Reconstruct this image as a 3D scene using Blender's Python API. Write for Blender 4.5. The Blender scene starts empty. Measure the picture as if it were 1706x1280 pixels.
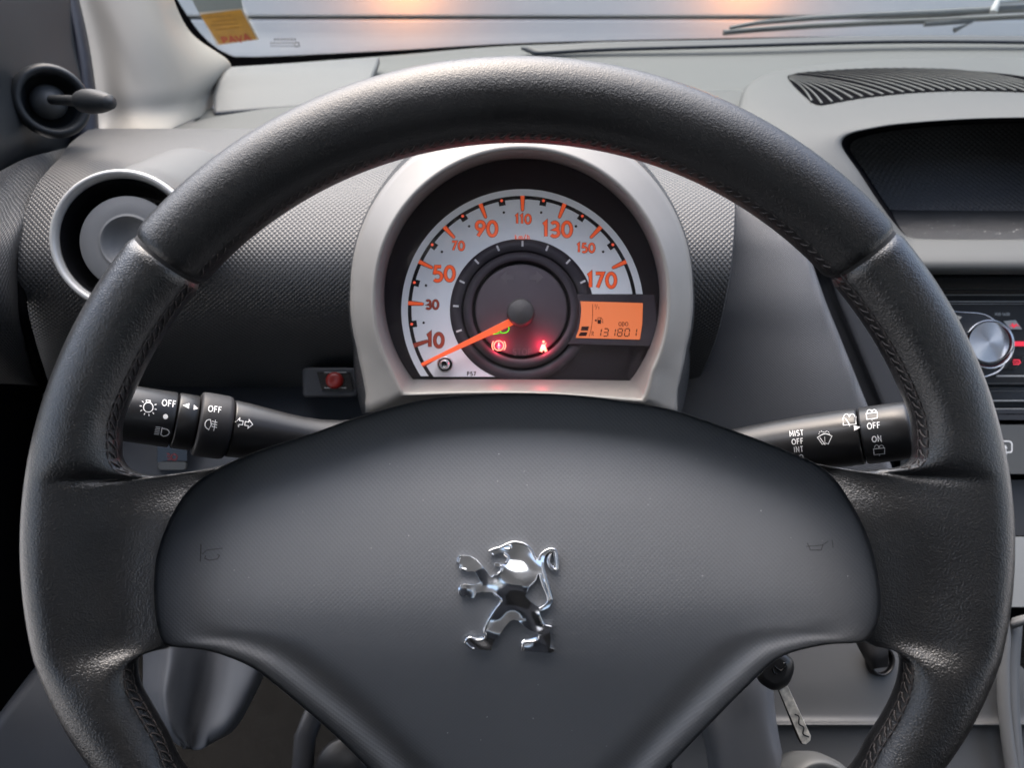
import bpy, bmesh, math, random
from mathutils import Vector, Matrix
from mathutils.bvhtree import BVHTree
from mathutils.geometry import tessellate_polygon
import numpy as np
random.seed(7)
R = math.radians
sc = bpy.context.scene
COL = sc.collection

# ------------------------------------------------------------------ camera
F = 1289.0; CU = 853.0; CV = 640.0
PITCH = 26.0
CAM_H = 1.15
cam_d = bpy.data.cameras.new('camera'); cam = bpy.data.objects.new('camera', cam_d); COL.objects.link(cam)
cam_d.sensor_width = 36; cam_d.lens = 36*F/1706; cam_d.clip_start = 0.01; cam_d.clip_end = 500
cam.location = (0, 0, CAM_H); cam.rotation_euler = (R(90-PITCH), 0, 0)
cam_d.dof.use_dof = True; cam_d.dof.focus_distance = 0.38; cam_d.dof.aperture_fstop = 13
sc.camera = cam
RIG = Matrix.Translation((0, 0, CAM_H)) @ Matrix.Rotation(R(90-PITCH), 4, 'X')
RINV = RIG.inverted()

# ------------------------------------------------------------------ world and sun
SUN_EL, SUN_AZ = 68.0, -30.0       # azimuth from straight ahead (+Y), negative = left
w = bpy.data.worlds.new('World'); sc.world = w; w.use_nodes = True
nt = w.node_tree; bg = nt.nodes['Background']
sky = nt.nodes.new('ShaderNodeTexSky'); sky.sky_type = 'NISHITA'; sky.sun_disc = False
sky.sun_elevation = R(SUN_EL); sky.sun_rotation = R(SUN_AZ)
sky.air_density = 1.0; sky.dust_density = 6.0; sky.ozone_density = 1.0
nt.links.new(sky.outputs[0], bg.inputs[0]); bg.inputs[1].default_value = 0.15
sd = bpy.data.lights.new('sun', 'SUN'); sun = bpy.data.objects.new('sun', sd); COL.objects.link(sun)
sd.energy = 1.5; sd.angle = R(95); sd.color = (1, 0.99, 0.97)
dirv = Vector((math.sin(R(SUN_AZ))*math.cos(R(SUN_EL)), math.cos(R(SUN_AZ))*math.cos(R(SUN_EL)), math.sin(R(SUN_EL))))
sun.rotation_euler = dirv.to_track_quat('Z', 'Y').to_euler(); sun.location = (0, 3, 6)
sc.view_settings.view_transform = 'Standard'; sc.view_settings.look = 'None'
sc.view_settings.exposure = 1.62; sc.view_settings.gamma = 1

# ------------------------------------------------------------------ geometry helpers (frame of the wheel: x right, y up, z to driver)
def P(u, v, d): return Vector(((u-CU)*d/F, (CV-v)*d/F, -d))
def Wd(x, y, z): return RINV @ Vector((x, y, z))
FWD = (RINV.to_3x3() @ Vector((0, 1, 0)))      # world forward in that frame
UPW = (RINV.to_3x3() @ Vector((0, 0, 1)))
base = {}
def link(o, parent=None):
    COL.objects.link(o)
    if parent is not None: o.parent = parent
def tag(o, label=None, cat=None, group=None, kind=None):
    if label: o['label'] = label
    if cat: o['category'] = cat
    if group: o['group'] = group
    if kind: o['kind'] = kind
    return o
def thing(name, label, cat, b, group=None):
    o = bpy.data.objects.new(name, None); link(o); o.empty_display_size = 0.02
    b = Vector(b); base[o] = b
    o.matrix_world = RIG @ Matrix.Translation(b)
    return tag(o, label, cat, group)
class G:                                          # geometry collector
    def __init__(s): s.v = []; s.f = []; s.m = []; s.uv = []
    def add(s, verts, faces, mi=0, uv=None):
        n = len(s.v); s.v += [Vector(p) for p in verts]
        s.f += [tuple(i+n for i in f) for f in faces]; s.m += [mi]*len(faces)
        s.uv += (uv if uv is not None else [(p[0], p[1]) for p in verts]); return s
def build(name, g, mats, parent=None, smooth=True, label=None, cat=None, kind=None, group=None, b=None, mods=()):
    if not isinstance(mats, (list, tuple)): mats = [mats]
    if parent is not None: b = base[parent]
    else:
        if b is None:
            b = sum(g.v, Vector())/max(1, len(g.v))
        b = Vector(b)
    me = bpy.data.meshes.new(name)
    me.from_pydata([tuple(p-b) for p in g.v], [], g.f)
    for m in mats: me.materials.append(m)
    me.polygons.foreach_set('material_index', g.m)
    me.polygons.foreach_set('use_smooth', [smooth]*len(g.f))
    uvl = me.uv_layers.new(name='UVMap')
    li = np.zeros(len(me.loops), dtype=np.int32); me.loops.foreach_get('vertex_index', li)
    arr = np.array(g.uv, dtype=np.float32)[li]; uvl.data.foreach_set('uv', arr.ravel())
    me.update(); me.validate()
    o = bpy.data.objects.new(name, me); link(o, parent); base[o] = b
    if parent is None: o.matrix_world = RIG @ Matrix.Translation(b)
    for md in mods:
        k = md[0]
        if k == 'bevel':
            m = o.modifiers.new('bevel', 'BEVEL'); m.width = md[1]; m.segments = md[2]; m.limit_method = 'ANGLE'; m.angle_limit = R(35); m.harden_normals = True
        if k == 'solid':
            m = o.modifiers.new('solid', 'SOLIDIFY'); m.thickness = md[1]; m.offset = md[2]
    return tag(o, label, cat, group, kind)

def cr(p0, p1, p2, p3, t):
    return 0.5*((2*p1)+(-p0+p2)*t+(2*p0-5*p1+4*p2-p3)*t*t+(-p0+3*p1-3*p2+p3)*t**3)
def crv(pts, n, closed=False):                    # catmull-rom resample, n samples, chordal parameter
    a = np.array([list(p) for p in pts], float)
    m = len(a)
    if closed:
        seg = m; idx = lambda i: a[i % m]
    else:
        seg = m-1; idx = lambda i: a[i] if 0 <= i < m else (2*a[0]-a[1] if i < 0 else 2*a[-1]-a[-2])
    L = [np.linalg.norm(idx(i+1)-idx(i))+1e-9 for i in range(seg)]; C = np.concatenate([[0], np.cumsum(L)])
    out = []
    for k in range(n):
        s = C[-1]*k/(n if closed else n-1)
        i = min(seg-1, int(np.searchsorted(C, s, 'right')-1)); t = (s-C[i])/L[i]
        out.append(cr(idx(i-1), idx(i), idx(i+1), idx(i+2), t))
    return np.array(out)
def patch(rows, nu=48, nv=32, g=None, mi=0, raw=False):   # rows of (u,v,D) control points -> smooth grid surface
    ctl = []
    for r in rows:
        pts = [p if raw else P(*p) for p in r]
        ctl.append(crv([tuple(p) for p in pts], nu))
    ctl = np.array(ctl)
    # resample across rows, shared parameter for all columns
    m = len(ctl); mid = ctl[:, nu//2]
    L = [np.linalg.norm(mid[i+1]-mid[i])+1e-9 for i in range(m-1)]; C = np.concatenate([[0], np.cumsum(L)])
    gx = lambda i: ctl[i] if 0 <= i < m else (2*ctl[0]-ctl[1] if i < 0 else 2*ctl[-1]-ctl[-2])
    out = []
    for k in range(nv):
        s = C[-1]*k/(nv-1); i = min(m-2, int(np.searchsorted(C, s, 'right')-1)); t = (s-C[i])/L[i]
        out.append(cr(gx(i-1), gx(i), gx(i+1), gx(i+2), t))
    out = np.array(out)
    U = np.zeros((nv, nu)); V = np.zeros((nv, nu))
    du = np.linalg.norm(np.diff(out, axis=1), axis=2); dv = np.linalg.norm(np.diff(out, axis=0), axis=2)
    U[:, 1:] = np.cumsum(np.broadcast_to(du.mean(axis=0), (nv, nu-1)), axis=1)
    V[1:, :] = np.cumsum(np.broadcast_to(dv.mean(axis=1)[:, None], (nv-1, nu)), axis=0)
    vs = [tuple(p) for p in out.reshape(-1, 3)]
    fs = [(j*nu+i, (j+1)*nu+i, (j+1)*nu+i+1, j*nu+i+1) for j in range(nv-1) for i in range(nu-1)]
    uv = list(zip(U.ravel().tolist(), V.ravel().tolist()))
    g = g or G(); g.add(vs, fs, mi, uv); return g
def loops_loft(loops, closed=True, g=None, mi=0, mis=None):    # list of equal-length loops of rig points
    g = g or G(); n = len(loops[0]); m = len(loops)
    vs = [tuple(p) for l in loops for p in l]
    a = np.array(vs).reshape(m, n, 3)
    U = np.zeros((m, n)); U[:, 1:] = np.cumsum(np.linalg.norm(np.diff(a, axis=1), axis=2).mean(axis=0))[None]
    V = np.zeros((m, n)); V[1:] = np.cumsum(np.linalg.norm(np.diff(a, axis=0), axis=2).mean(axis=1))[:, None]
    k = len(g.v)
    g.add(vs, [], 0, list(zip(U.ravel().tolist(), V.ravel().tolist())))
    for j in range(m-1):
        for i in range(n if closed else n-1):
            i2 = (i+1) % n
            g.f.append((k+j*n+i, k+j*n+i2, k+(j+1)*n+i2, k+(j+1)*n+i)); g.m.append(mis[j] if mis else mi)
    return g
def frame(axis):
    a = Vector(axis).normalized(); h = Vector((0, 1, 0)) if abs(a.y) < 0.9 else Vector((1, 0, 0))
    x = h.cross(a).normalized(); return x, a.cross(x).normalized(), a
def lathe(c, axis, prof, n=64, g=None, mi=0, mis=None):   # prof of (r, h) in metres
    x, y, a = frame(axis); c = Vector(c)
    loops = [[c + x*(r*math.cos(2*math.pi*i/n)) + y*(r*math.sin(2*math.pi*i/n)) + a*h for i in range(n)] for r, h in prof]
    return loops_loft(loops, True, g, mi, mis)
def tube(pts, rad, n=10, g=None, mi=0, caps=True, flat=1.0, up=Vector((0, 0, 1))):
    pts = [Vector(p) for p in pts]; m = len(pts); loops = []
    for i, p in enumerate(pts):
        t = (pts[min(m-1, i+1)]-pts[max(0, i-1)]).normalized()
        s = t.cross(up)
        if s.length < 1e-4: s = t.cross(Vector((1, 0, 0)))
        s.normalize(); q = s.cross(t)
        r = rad(i/(m-1)) if callable(rad) else rad
        loops.append([p + s*(r*math.cos(2*math.pi*k/n)) + q*(r*flat*math.sin(2*math.pi*k/n)) for k in range(n)])
    g = loops_loft(loops, True, g, mi)
    if caps:
        k = len(g.v)
        for l, rev in ((loops[0], False), (loops[-1], True)):
            k = len(g.v); g.add(l, [tuple(range(n-1, -1, -1)) if not rev else tuple(range(n))], mi)
    return g
def plate(outs, z0, z1, g=None, mi=0, fn=None):      # outs: list of 2-D loops (u,v px); z0,z1 distances; fn(u,v,D)
    fn = fn or P; g = g or G()
    ls = [[Vector((p[0], -p[1], 0)) for p in l] for l in outs]
    tr = tessellate_polygon(ls); flat = [p for l in outs for p in l]; n = len(flat)
    top = [fn(p[0], p[1], z1) for p in flat]; bot = [fn(p[0], p[1], z0) for p in flat]
    fs = []
    for t in tr:
        a, b_, c = (ls_flat(ls, i) for i in t)
        nz = (b_-a).cross(c-a).z
        fs.append(tuple(t) if nz > 0 else (t[0], t[2], t[1]))
    g.add(top, fs, mi)
    k = len(g.v)-n; kb = len(g.v); g.add(bot, [], mi)
    o = 0
    for l in outs:
        m = len(l)
        area = sum(l[i][0]*-l[(i+1) % m][1]-l[(i+1) % m][0]*-l[i][1] for i in range(m))
        for i in range(m):
            a, b_ = o+i, o+(i+1) % m
            q = (k+a, kb+a, kb+b_, k+b_)
            g.f.append(q if area > 0 else q[::-1]); g.m.append(mi)
        o += m
    return g
def ls_flat(ls, i):
    for l in ls:
        if i < len(l): return l[i]
        i -= len(l)
def arc(c, r, a0, a1, n=48, ry=None):               # degrees, counter-clockwise, pixel coordinates (v down)
    ry = r if ry is None else ry
    return [(c[0]+r*math.cos(R(a0+(a1-a0)*i/n)), c[1]-ry*math.sin(R(a0+(a1-a0)*i/n))) for i in range(n+1)]
def rrect(u0, v0, u1, v1, r, n=4):
    pts = []
    for (cx, cy, a) in ((u1-r, v0+r, 0), (u0+r, v0+r, 90), (u0+r, v1-r, 180), (u1-r, v1-r, 270)):
        pts += arc((cx, cy), r, a, a+90, n)
    return pts
def chamfer(loop, c, steps, g=None, mi=0):
    """loft an outline through (scale towards centroid, D) steps and cap it"""
    cx = sum(p[0] for p in loop)/len(loop); cy = sum(p[1] for p in loop)/len(loop)
    loops = []
    for inset, d in steps:
        l = []
        for (u, v) in loop:
            dx, dy = u-cx, v-cy; L = math.hypot(dx, dy); k = max(0.0, (L-inset)/L)
            l.append(P(cx+dx*k, cy+dy*k, d))
        loops.append(l)
    g = loops_loft(loops, True, g, mi)
    # cap with fan
    k = len(g.v); g.add(loops[-1]+[P(cx, cy, steps[-1][1])], [(i, (i+1) % len(loop), len(loop)) for i in range(len(loop))], mi)
    return g
def projector(gs, lift=0.00012):
    v = []; f = []
    for g in gs:
        n = len(v); v += [tuple(p) for p in g.v]; f += [tuple(i+n for i in t) for t in g.f]
    t = BVHTree.FromPolygons(v, f)
    def fn(u, v_, off=0):
        d = P(u, v_, 1.0).normalized()
        h = t.ray_cast(Vector((0, 0, 0)), d)
        if h[0] is None: return P(u, v_, 0.5)
        nrm = h[1] if h[1].dot(d) < 0 else -h[1]
        return h[0] + nrm*(lift+off)
    return fn

# ------------------------------------------------------------------ stroke lettering
def A_(cx, cy, rx, ry, a0, a1, n=10): return [(cx+rx*math.cos(R(a0+(a1-a0)*i/n)), cy+ry*math.sin(R(a0+(a1-a0)*i/n))) for i in range(n+1)]
GL = {
 '0': (.62, [A_(.31, .5, .27, .46, 90, 450, 28)[:-1]+['c']]),
 '1': (.34, [[(.04, .82), (.2, .96), (.2, .04)]]),
 '2': (.58, [A_(.29, .7, .24, .26, 170, -30, 12)+[(.05, .04), (.54, .04)]]),
 '3': (.56, [A_(.26, .72, .21, .24, 150, -90, 12)+A_(.26, .27, .25, .23, 90, -150, 12)[1:]]),
 '5': (.58, [[(.5, .96), (.17, .96), (.1, .56)]+A_(.27, .31, .26, .28, 120, -140, 14)]),
 '6': (.58, [A_(.29, .3, .24, .26, 0, 360, 20)[:-1]+['c'], [(.44, .96), (.08, .4)]]),
 '7': (.56, [[(.04, .96), (.5, .96), (.16, .02)]]),
 '8': (.58, [A_(.29, .73, .2, .23, 0, 360, 20)[:-1]+['c'], A_(.29, .27, .25, .24, 0, 360, 20)[:-1]+['c']]),
 '9': (.58, [A_(.29, .7, .24, .26, 0, 360, 24)[:-1]+['c'], [(.5, .58), (.14, .02)]]),
 'A': (.62, [[(.02, 0), (.31, 1), (.6, 0)], [(.14, .32), (.48, .32)]]),
 'B': (.56, [[(.08, 0), (.08, 1)], [(.08, .97)]+A_(.28, .75, .2, .22, 90, -90, 8)+[(.08, .53)], [(.08, .5)]+A_(.28, .26, .24, .23, 90, -90, 8)+[(.08, .03)]]),
 'D': (.6, [[(.08, .03), (.08, .97)]+A_(.22, .5, .3, .47, 90, -90, 12)+['c']]),
 'F': (.5, [[(.08, 0), (.08, .96), (.46, .96)], [(.08, .52), (.42, .52)]]),
 'H': (.6, [[(.08, 0), (.08, 1)], [(.52, 0), (.52, 1)], [(.08, .5), (.52, .5)]]),
 'I': (.2, [[(.1, 0), (.1, 1)]]),
 'K': (.56, [[(.08, 0), (.08, 1)], [(.5, 1), (.12, .5), (.52, 0)]]),
 'L': (.46, [[(.08, 1), (.08, .04), (.42, .04)]]),
 'M': (.72, [[(.08, 0), (.08, .98), (.36, .3), (.64, .98), (.64, 0)]]),
 'N': (.6, [[(.08, 0), (.08, .98), (.52, .02), (.52, 1)]]),
 'O': (.74, [A_(.37, .5, .32, .46, 90, 450, 26)[:-1]+['c']]),
 'P': (.54, [[(.08, 0), (.08, .97)]+A_(.26, .73, .22, .24, 90, -90, 10)+[(.1, .49)]]),
 'R': (.56, [[(.08, 0), (.08, .97)]+A_(.26, .75, .22, .22, 90, -90, 10)+[(.1, .53)], [(.24, .5), (.5, 0)]]),
 'S': (.54, [A_(.27, .74, .2, .22, 30, 270, 12)+A_(.27, .27, .22, .25, 90, -150, 12)[1:]]),
 'T': (.54, [[(.02, .96), (.52, .96)], [(.27, .96), (.27, 0)]]),
 'V': (.6, [[(.02, 1), (.3, 0), (.58, 1)]]),
 'k': (.5, [[(.08, 0), (.08, 1)], [(.42, .66), (.1, .36), (.44, 0)]]),
 'm': (.8, [[(.08, 0), (.08, .68)], [(.08, .5)]+A_(.24, .46, .16, .2, 160, 0, 8)+[(.4, 0)], [(.4, .5)]+A_(.56, .46, .16, .2, 160, 0, 8)+[(.72, 0)]]),
 'h': (.5, [[(.08, 0), (.08, 1)], [(.08, .46)]+A_(.25, .44, .17, .22, 160, 0, 8)+[(.42, 0)]]),
 '/': (.4, [[(.02, -.05), (.38, 1.05)]]),
 '-': (.4, [[(.05, .48), (.35, .48)]]),
 ' ': (.4, []),
}
def ribbon(g, pts, wd, fn, off=0.0, mi=0):
    """flat ribbon along pixel path; fn(u,v,off)->rig point"""
    closed = pts and pts[-1] == 'c'
    if closed: pts = pts[:-1]
    m = len(pts); L = []; Rr = []
    for i in range(m):
        p = Vector(pts[i][:2])
        a = Vector(pts[(i-1) % m][:2]) if (i > 0 or closed) else None
        b = Vector(pts[(i+1) % m][:2]) if (i < m-1 or closed) else None
        d1 = (p-a).normalized() if a is not None else None; d2 = (b-p).normalized() if b is not None else None
        if d1 is None: d1 = d2
        if d2 is None: d2 = d1
        n1 = Vector((-d1.y, d1.x)); n2 = Vector((-d2.y, d2.x)); n = n1+n2
        if n.length < 1e-3: n = n1
        n.normalize(); k = wd/2/max(0.35, n.dot(n1))
        L.append(p+n*k); Rr.append(p-n*k)
    vs = [fn(q.x, q.y, off) for q in L]+[fn(q.x, q.y, off) for q in Rr]
    fs = []
    for i in range(m if closed else m-1):
        j = (i+1) % m; fs.append((i, j, m+j, m+i))
    g.add(vs, fs, mi); return g
def text_paths(s, u, v, h, rot=0, gap=.12, wide=1.0, anchor='c', shear=0, persp=0):
    tw = sum(GL[c][0]*wide for c in s)+gap*(len(s)-1)
    x = {'c': -tw/2, 'l': 0, 'r': -tw}[anchor]; out = []
    cr_, sr = math.cos(R(rot)), math.sin(R(rot))
    for c in s:
        wdt, st = GL[c]
        for path in st:
            q = []
            for p in path:
                if p == 'c': q.append('c'); continue
                px = (x+p[0]*wide+shear*(p[1]-.5))*h; py = (p[1]-.5)*h
                q.append((u+px*cr_-py*sr, v-(px*sr+py*cr_)))
            out.append(q)
        x += wdt*wide+gap
    return out
def write(g, s, u, v, h, wd, fn, off=0, mi=0, **k):
    for i, p in enumerate(text_paths(s, u, v, h, **k)): ribbon(g, p, wd, fn, off+i*2e-6, mi)
    return g
def disc(g, c, r, fn, off=0, mi=0, n=20, ry=None):
    ry = ry or r
    vs = [fn(c[0]+r*math.cos(2*math.pi*i/n), c[1]-ry*math.sin(2*math.pi*i/n), off) for i in range(n)]
    g.add(vs, [tuple(range(n))], mi); return g
def poly(g, pts, fn, off=0, mi=0):
    a = sum(pts[i][0]*-pts[(i+1) % len(pts)][1]-pts[(i+1) % len(pts)][0]*-pts[i][1] for i in range(len(pts)))
    if a < 0: pts = pts[::-1]
    tr = tessellate_polygon([[Vector((p[0], -p[1], 0)) for p in pts]])
    g.add([fn(p[0], p[1], off) for p in pts], [tuple(t) for t in tr], mi); return g

# ------------------------------------------------------------------ materials
def mat(name, col, rough=.5, metal=0., spec=.5, emit=None, es=1., bump=None, coat=0., var=None, cr_=.3, sheen=0.):
    m = bpy.data.materials.new(name); m.use_nodes = True; n = m.node_tree.nodes; l = m.node_tree.links
    b = n['Principled BSDF']; b.inputs['Base Color'].default_value = (*col, 1)
    b.inputs['Roughness'].default_value = rough; b.inputs['Metallic'].default_value = metal
    b.inputs['Specular IOR Level'].default_value = spec; b.inputs['Coat Weight'].default_value = coat; b.inputs['Coat Roughness'].default_value = cr_
    if emit: b.inputs['Emission Color'].default_value = (*emit, 1); b.inputs['Emission Strength'].default_value = es
    if var:      # (scale, amount): gentle dirt / wear variation
        tc = n.new('ShaderNodeTexCoord'); no = n.new('ShaderNodeTexNoise'); no.inputs['Scale'].default_value = var[0]; no.inputs['Detail'].default_value = 6
        mr = n.new('ShaderNodeMapRange'); mr.inputs[1].default_value = .3; mr.inputs[2].default_value = .7
        mr.inputs[3].default_value = 1-var[1]; mr.inputs[4].default_value = 1+var[1]
        mx = n.new('ShaderNodeVectorMath'); mx.operation = 'SCALE'; mx.inputs[0].default_value = col
        l.new(tc.outputs['Object'], no.inputs['Vector']); l.new(no.outputs['Fac'], mr.inputs[0]); l.new(mr.outputs[0], mx.inputs['Scale']); l.new(mx.outputs[0], b.inputs['Base Color'])
        mr2 = n.new('ShaderNodeMapRange'); mr2.inputs[1].default_value = .3; mr2.inputs[2].default_value = .7
        mr2.inputs[3].default_value = rough*(1-var[1]*.5); mr2.inputs[4].default_value = min(1, rough*(1+var[1]*.5))
        l.new(no.outputs['Fac'], mr2.inputs[0]); l.new(mr2.outputs[0], b.inputs['Roughness'])
    if bump: bump(m, n, l, b)
    return m
def bump_noise(scale, dist, strength=1., detail=3, kind='noise', scale2=None, w2=.5):
    def f(m, n, l, b):
        tc = n.new('ShaderNodeTexCoord')
        if kind == 'noise':
            t = n.new('ShaderNodeTexNoise'); t.inputs['Scale'].default_value = scale; t.inputs['Detail'].default_value = detail; h = t.outputs['Fac']
        else:
            t = n.new('ShaderNodeTexVoronoi'); t.inputs['Scale'].default_value = scale; t.feature = 'SMOOTH_F1'; h = t.outputs['Distance']
        l.new(tc.outputs['Object'], t.inputs['Vector'])
        if scale2:
            t2 = n.new('ShaderNodeTexNoise'); t2.inputs['Scale'].default_value = scale2; t2.inputs['Detail'].default_value = 4
            l.new(tc.outputs['Object'], t2.inputs['Vector'])
            mm = n.new('ShaderNodeMath'); mm.operation = 'MULTIPLY_ADD'; l.new(t2.outputs['Fac'], mm.inputs[0]); mm.inputs[1].default_value = w2; l.new(h, mm.inputs[2]); h = mm.outputs[0]
        bp = n.new('ShaderNodeBump'); bp.inputs['Distance'].default_value = dist; bp.inputs['Strength'].default_value = strength
        l.new(h, bp.inputs['Height']); l.new(bp.outputs[0], b.inputs['Normal'])
    return f
def bump_lattice(pitch, dist, strength=1., diamond=True, grain=0.):
    def f(m, n, l, b):
        uv = n.new('ShaderNodeUVMap'); uv.uv_map = 'UVMap'
        sx = n.new('ShaderNodeSeparateXYZ'); l.new(uv.outputs[0], sx.inputs[0])
        def mth(op, a, c):
            q = n.new('ShaderNodeMath'); q.operation = op
            for i, x in enumerate((a, c)):
                if x is None: continue
                if isinstance(x, (int, float)): q.inputs[i].default_value = x
                else: l.new(x, q.inputs[i])
            return q.outputs[0]
        k = 2*math.pi/pitch
        if diamond:
            a = mth('MULTIPLY', mth('ADD', sx.outputs[0], sx.outputs[1]), k*.5); c = mth('MULTIPLY', mth('SUBTRACT', sx.outputs[0], sx.outputs[1]), k*.5)
        else:
            a = mth('MULTIPLY', sx.outputs[0], k); c = mth('MULTIPLY', sx.outputs[1], k)
        h = mth('MULTIPLY', mth('SINE', a, None), mth('SINE', c, None))
        h = mth('ABSOLUTE', h, None) if diamond else h
        if grain:
            t = n.new('ShaderNodeTexNoise'); t.inputs['Scale'].default_value = 900; tc = n.new('ShaderNodeTexCoord'); l.new(tc.outputs['Object'], t.inputs['Vector'])
            h = mth('ADD', h, mth('MULTIPLY', t.outputs['Fac'], grain))
        bp = n.new('ShaderNodeBump'); bp.inputs['Distance'].default_value = dist; bp.inputs['Strength'].default_value = strength
        l.new(h, bp.inputs['Height']); l.new(bp.outputs[0], b.inputs['Normal'])
    return f
M = {}
M['leather'] = mat('black_leather', (.010, .0105, .0115), .36, spec=.5, coat=.18, cr_=.36, var=(14, .3), bump=bump_noise(1900, .0003, .6, kind='voronoi', scale2=460, w2=.8))
M['leather_worn'] = mat('shiny_black_leather', (.010, .0105, .0115), .32, spec=.7, coat=.5, cr_=.30, var=(20, .3), bump=bump_noise(1700, .00036, .65, kind='voronoi', scale2=360, w2=.8))
M['thread'] = mat('dark_thread', (.035, .03, .03), .6, var=(300, .3))
M['groove'] = mat('black_rubber', (.008, .008, .009), .7)
M['airbag'] = mat('dark_grey_grained_plastic', (.145, .153, .165), .5, spec=.45, var=(9, .08), bump=bump_lattice(.0018, .0001, .65, True, .5))
M['emboss'] = mat('embossed_dark_plastic', (.03, .031, .034), .5)
M['chrome'] = mat('chrome', (.86, .87, .89), .10, metal=1.)
def wav(m, n, l, b): bump_noise(48, .017, 1., detail=1)(m, n, l, b)
M['badge'] = mat('polished_badge_chrome', (.86, .90, .96), .15, metal=1., bump=wav)
M['chrome_soft'] = mat('satin_chrome', (.72, .73, .75), .2, metal=1.)
M['roll'] = mat('dimpled_grey_plastic', (.062, .063, .065), .42, spec=.5, var=(6, .08), bump=bump_lattice(.0038, .0005, .8, True))
M['roll_dark'] = mat('dimpled_dark_plastic', (.03, .032, .035), .42, spec=.5, bump=bump_lattice(.0042, .0008, .9, True))
M['dash'] = mat('light_grey_grained_plastic', (.066, .068, .0655), .55, spec=.4, var=(5, .07), bump=bump_noise(1400, .0001, .5))
M['panel'] = mat('blue_grey_grained_plastic', (.10, .105, .115), .5, spec=.45, var=(6, .08), bump=bump_lattice(.0019, .00014, .6, False, .6))
M['panel_dark'] = mat('charcoal_plastic', (.035, .037, .042), .5, spec=.4, var=(8, .12), bump=bump_noise(1500, .0001, .5))
M['black'] = mat('black_plastic', (.012, .012, .013), .45, spec=.4, var=(10, .2))
M['gloss'] = mat('gloss_black_plastic', (.01, .01, .011), .18, spec=.5)
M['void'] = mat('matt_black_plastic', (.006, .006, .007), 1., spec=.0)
def flake(m, n, l, b):
    bump_noise(2600, .00006, .6)(m, n, l, b)
M['silver'] = mat('silver_paint', (.22, .214, .204), .46, metal=.2, spec=.5, var=(30, .06), bump=flake)
M['stalk'] = mat('satin_black_plastic', (.016, .016, .017), .33, spec=.5, var=(25, .15), bump=bump_noise(1800, .00004, .5))
M['stalk_mat'] = mat('matt_black_collar', (.022, .022, .024), .5, spec=.4, bump=bump_noise(1500, .00008, .6))
M['white'] = mat('white_print', (.85, .85, .85), .5)
M['pillar'] = mat('beige_trim', (.29, .27, .235), .6, spec=.35, var=(4, .05), bump=bump_noise(900, .00008, .5))
M['door'] = mat('black_door_plastic', (.022, .025, .028), .5, spec=.4, var=(9, .15), bump=bump_noise(1100, .0001, .6))
M['seal'] = mat('blue_black_rubber', (.012, .014, .024), .55, var=(40, .3))
M['dial_silver'] = mat('dial_silver', (.80, .85, .90), .5, emit=(.85, .93, 1), es=.035, metal=.0, spec=.3)
M['dial_dark'] = mat('dial_charcoal', (.055, .049, .06), .5, spec=.4)
M['dial_black'] = mat('dial_black', (.012, .011, .014), .6, spec=.3)
M['dial_face'] = mat('dial_smoky', (.11, .09, .105), .45, spec=.4, var=(60, .1))
M['faint'] = mat('faint_icon', (.155, .135, .15), .5)
M['faint2'] = mat('fainter_icon', (.14, .115, .13), .5)
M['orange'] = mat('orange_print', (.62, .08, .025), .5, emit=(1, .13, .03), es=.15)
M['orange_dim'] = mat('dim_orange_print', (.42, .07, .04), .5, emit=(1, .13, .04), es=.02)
M['redline'] = mat('dark_red_outline', (.16, .012, .01), .6)
M['reddot'] = mat('red_dot', (.7, .1, .07), .5, emit=(1, .12, .05), es=.2)
M['needle'] = mat('lit_orange_needle', (.7, .1, .04), .35, emit=(1, .13, .04), es=.18)
M['lcd'] = mat('orange_backlit_display', (.40, .16, .08), .4, emit=(1, .22, .06), es=.19)
M['lcd_ink'] = mat('display_ink', (.045, .012, .008), .5)
M['green_on'] = mat('lit_green_symbol', (.03, .3, .02), .5, emit=(.13, .9, .02), es=.42)
M['red_on'] = mat('lit_red_symbol', (.8, .3, .2), .5, emit=(1, .36, .2), es=.8)
M['red_led'] = mat('lit_red_key', (.5, .03, .05), .4, emit=(1, .03, .07), es=.22)
M['red_plastic'] = mat('red_plastic', (.16, .012, .01), .35, emit=(.6, .03, .02), es=.008)
M['alu'] = mat('brushed_aluminium', (.68, .70, .73), .28, metal=1.)
M['steel'] = mat('key_steel', (.72, .68, .6), .4, metal=.35, var=(300, .35), bump=bump_noise(900, .0002, .6))
M['sticker'] = mat('amber_sticker', (.52, .27, .03), .5, var=(80, .12))
M['sticker_red'] = mat('sticker_red_print', (.5, .07, .02), .5)
M['sticker_pale'] = mat('sticker_pale_edge', (.65, .6, .5), .5)
M['carpet'] = mat('black_carpet', (.007, .007, .007), .95, spec=.1, var=(70, .45), bump=bump_noise(700, .002, .8))
M['grey_light'] = mat('light_grey_plastic', (.33, .34, .34), .5, var=(9, .08))
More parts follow.
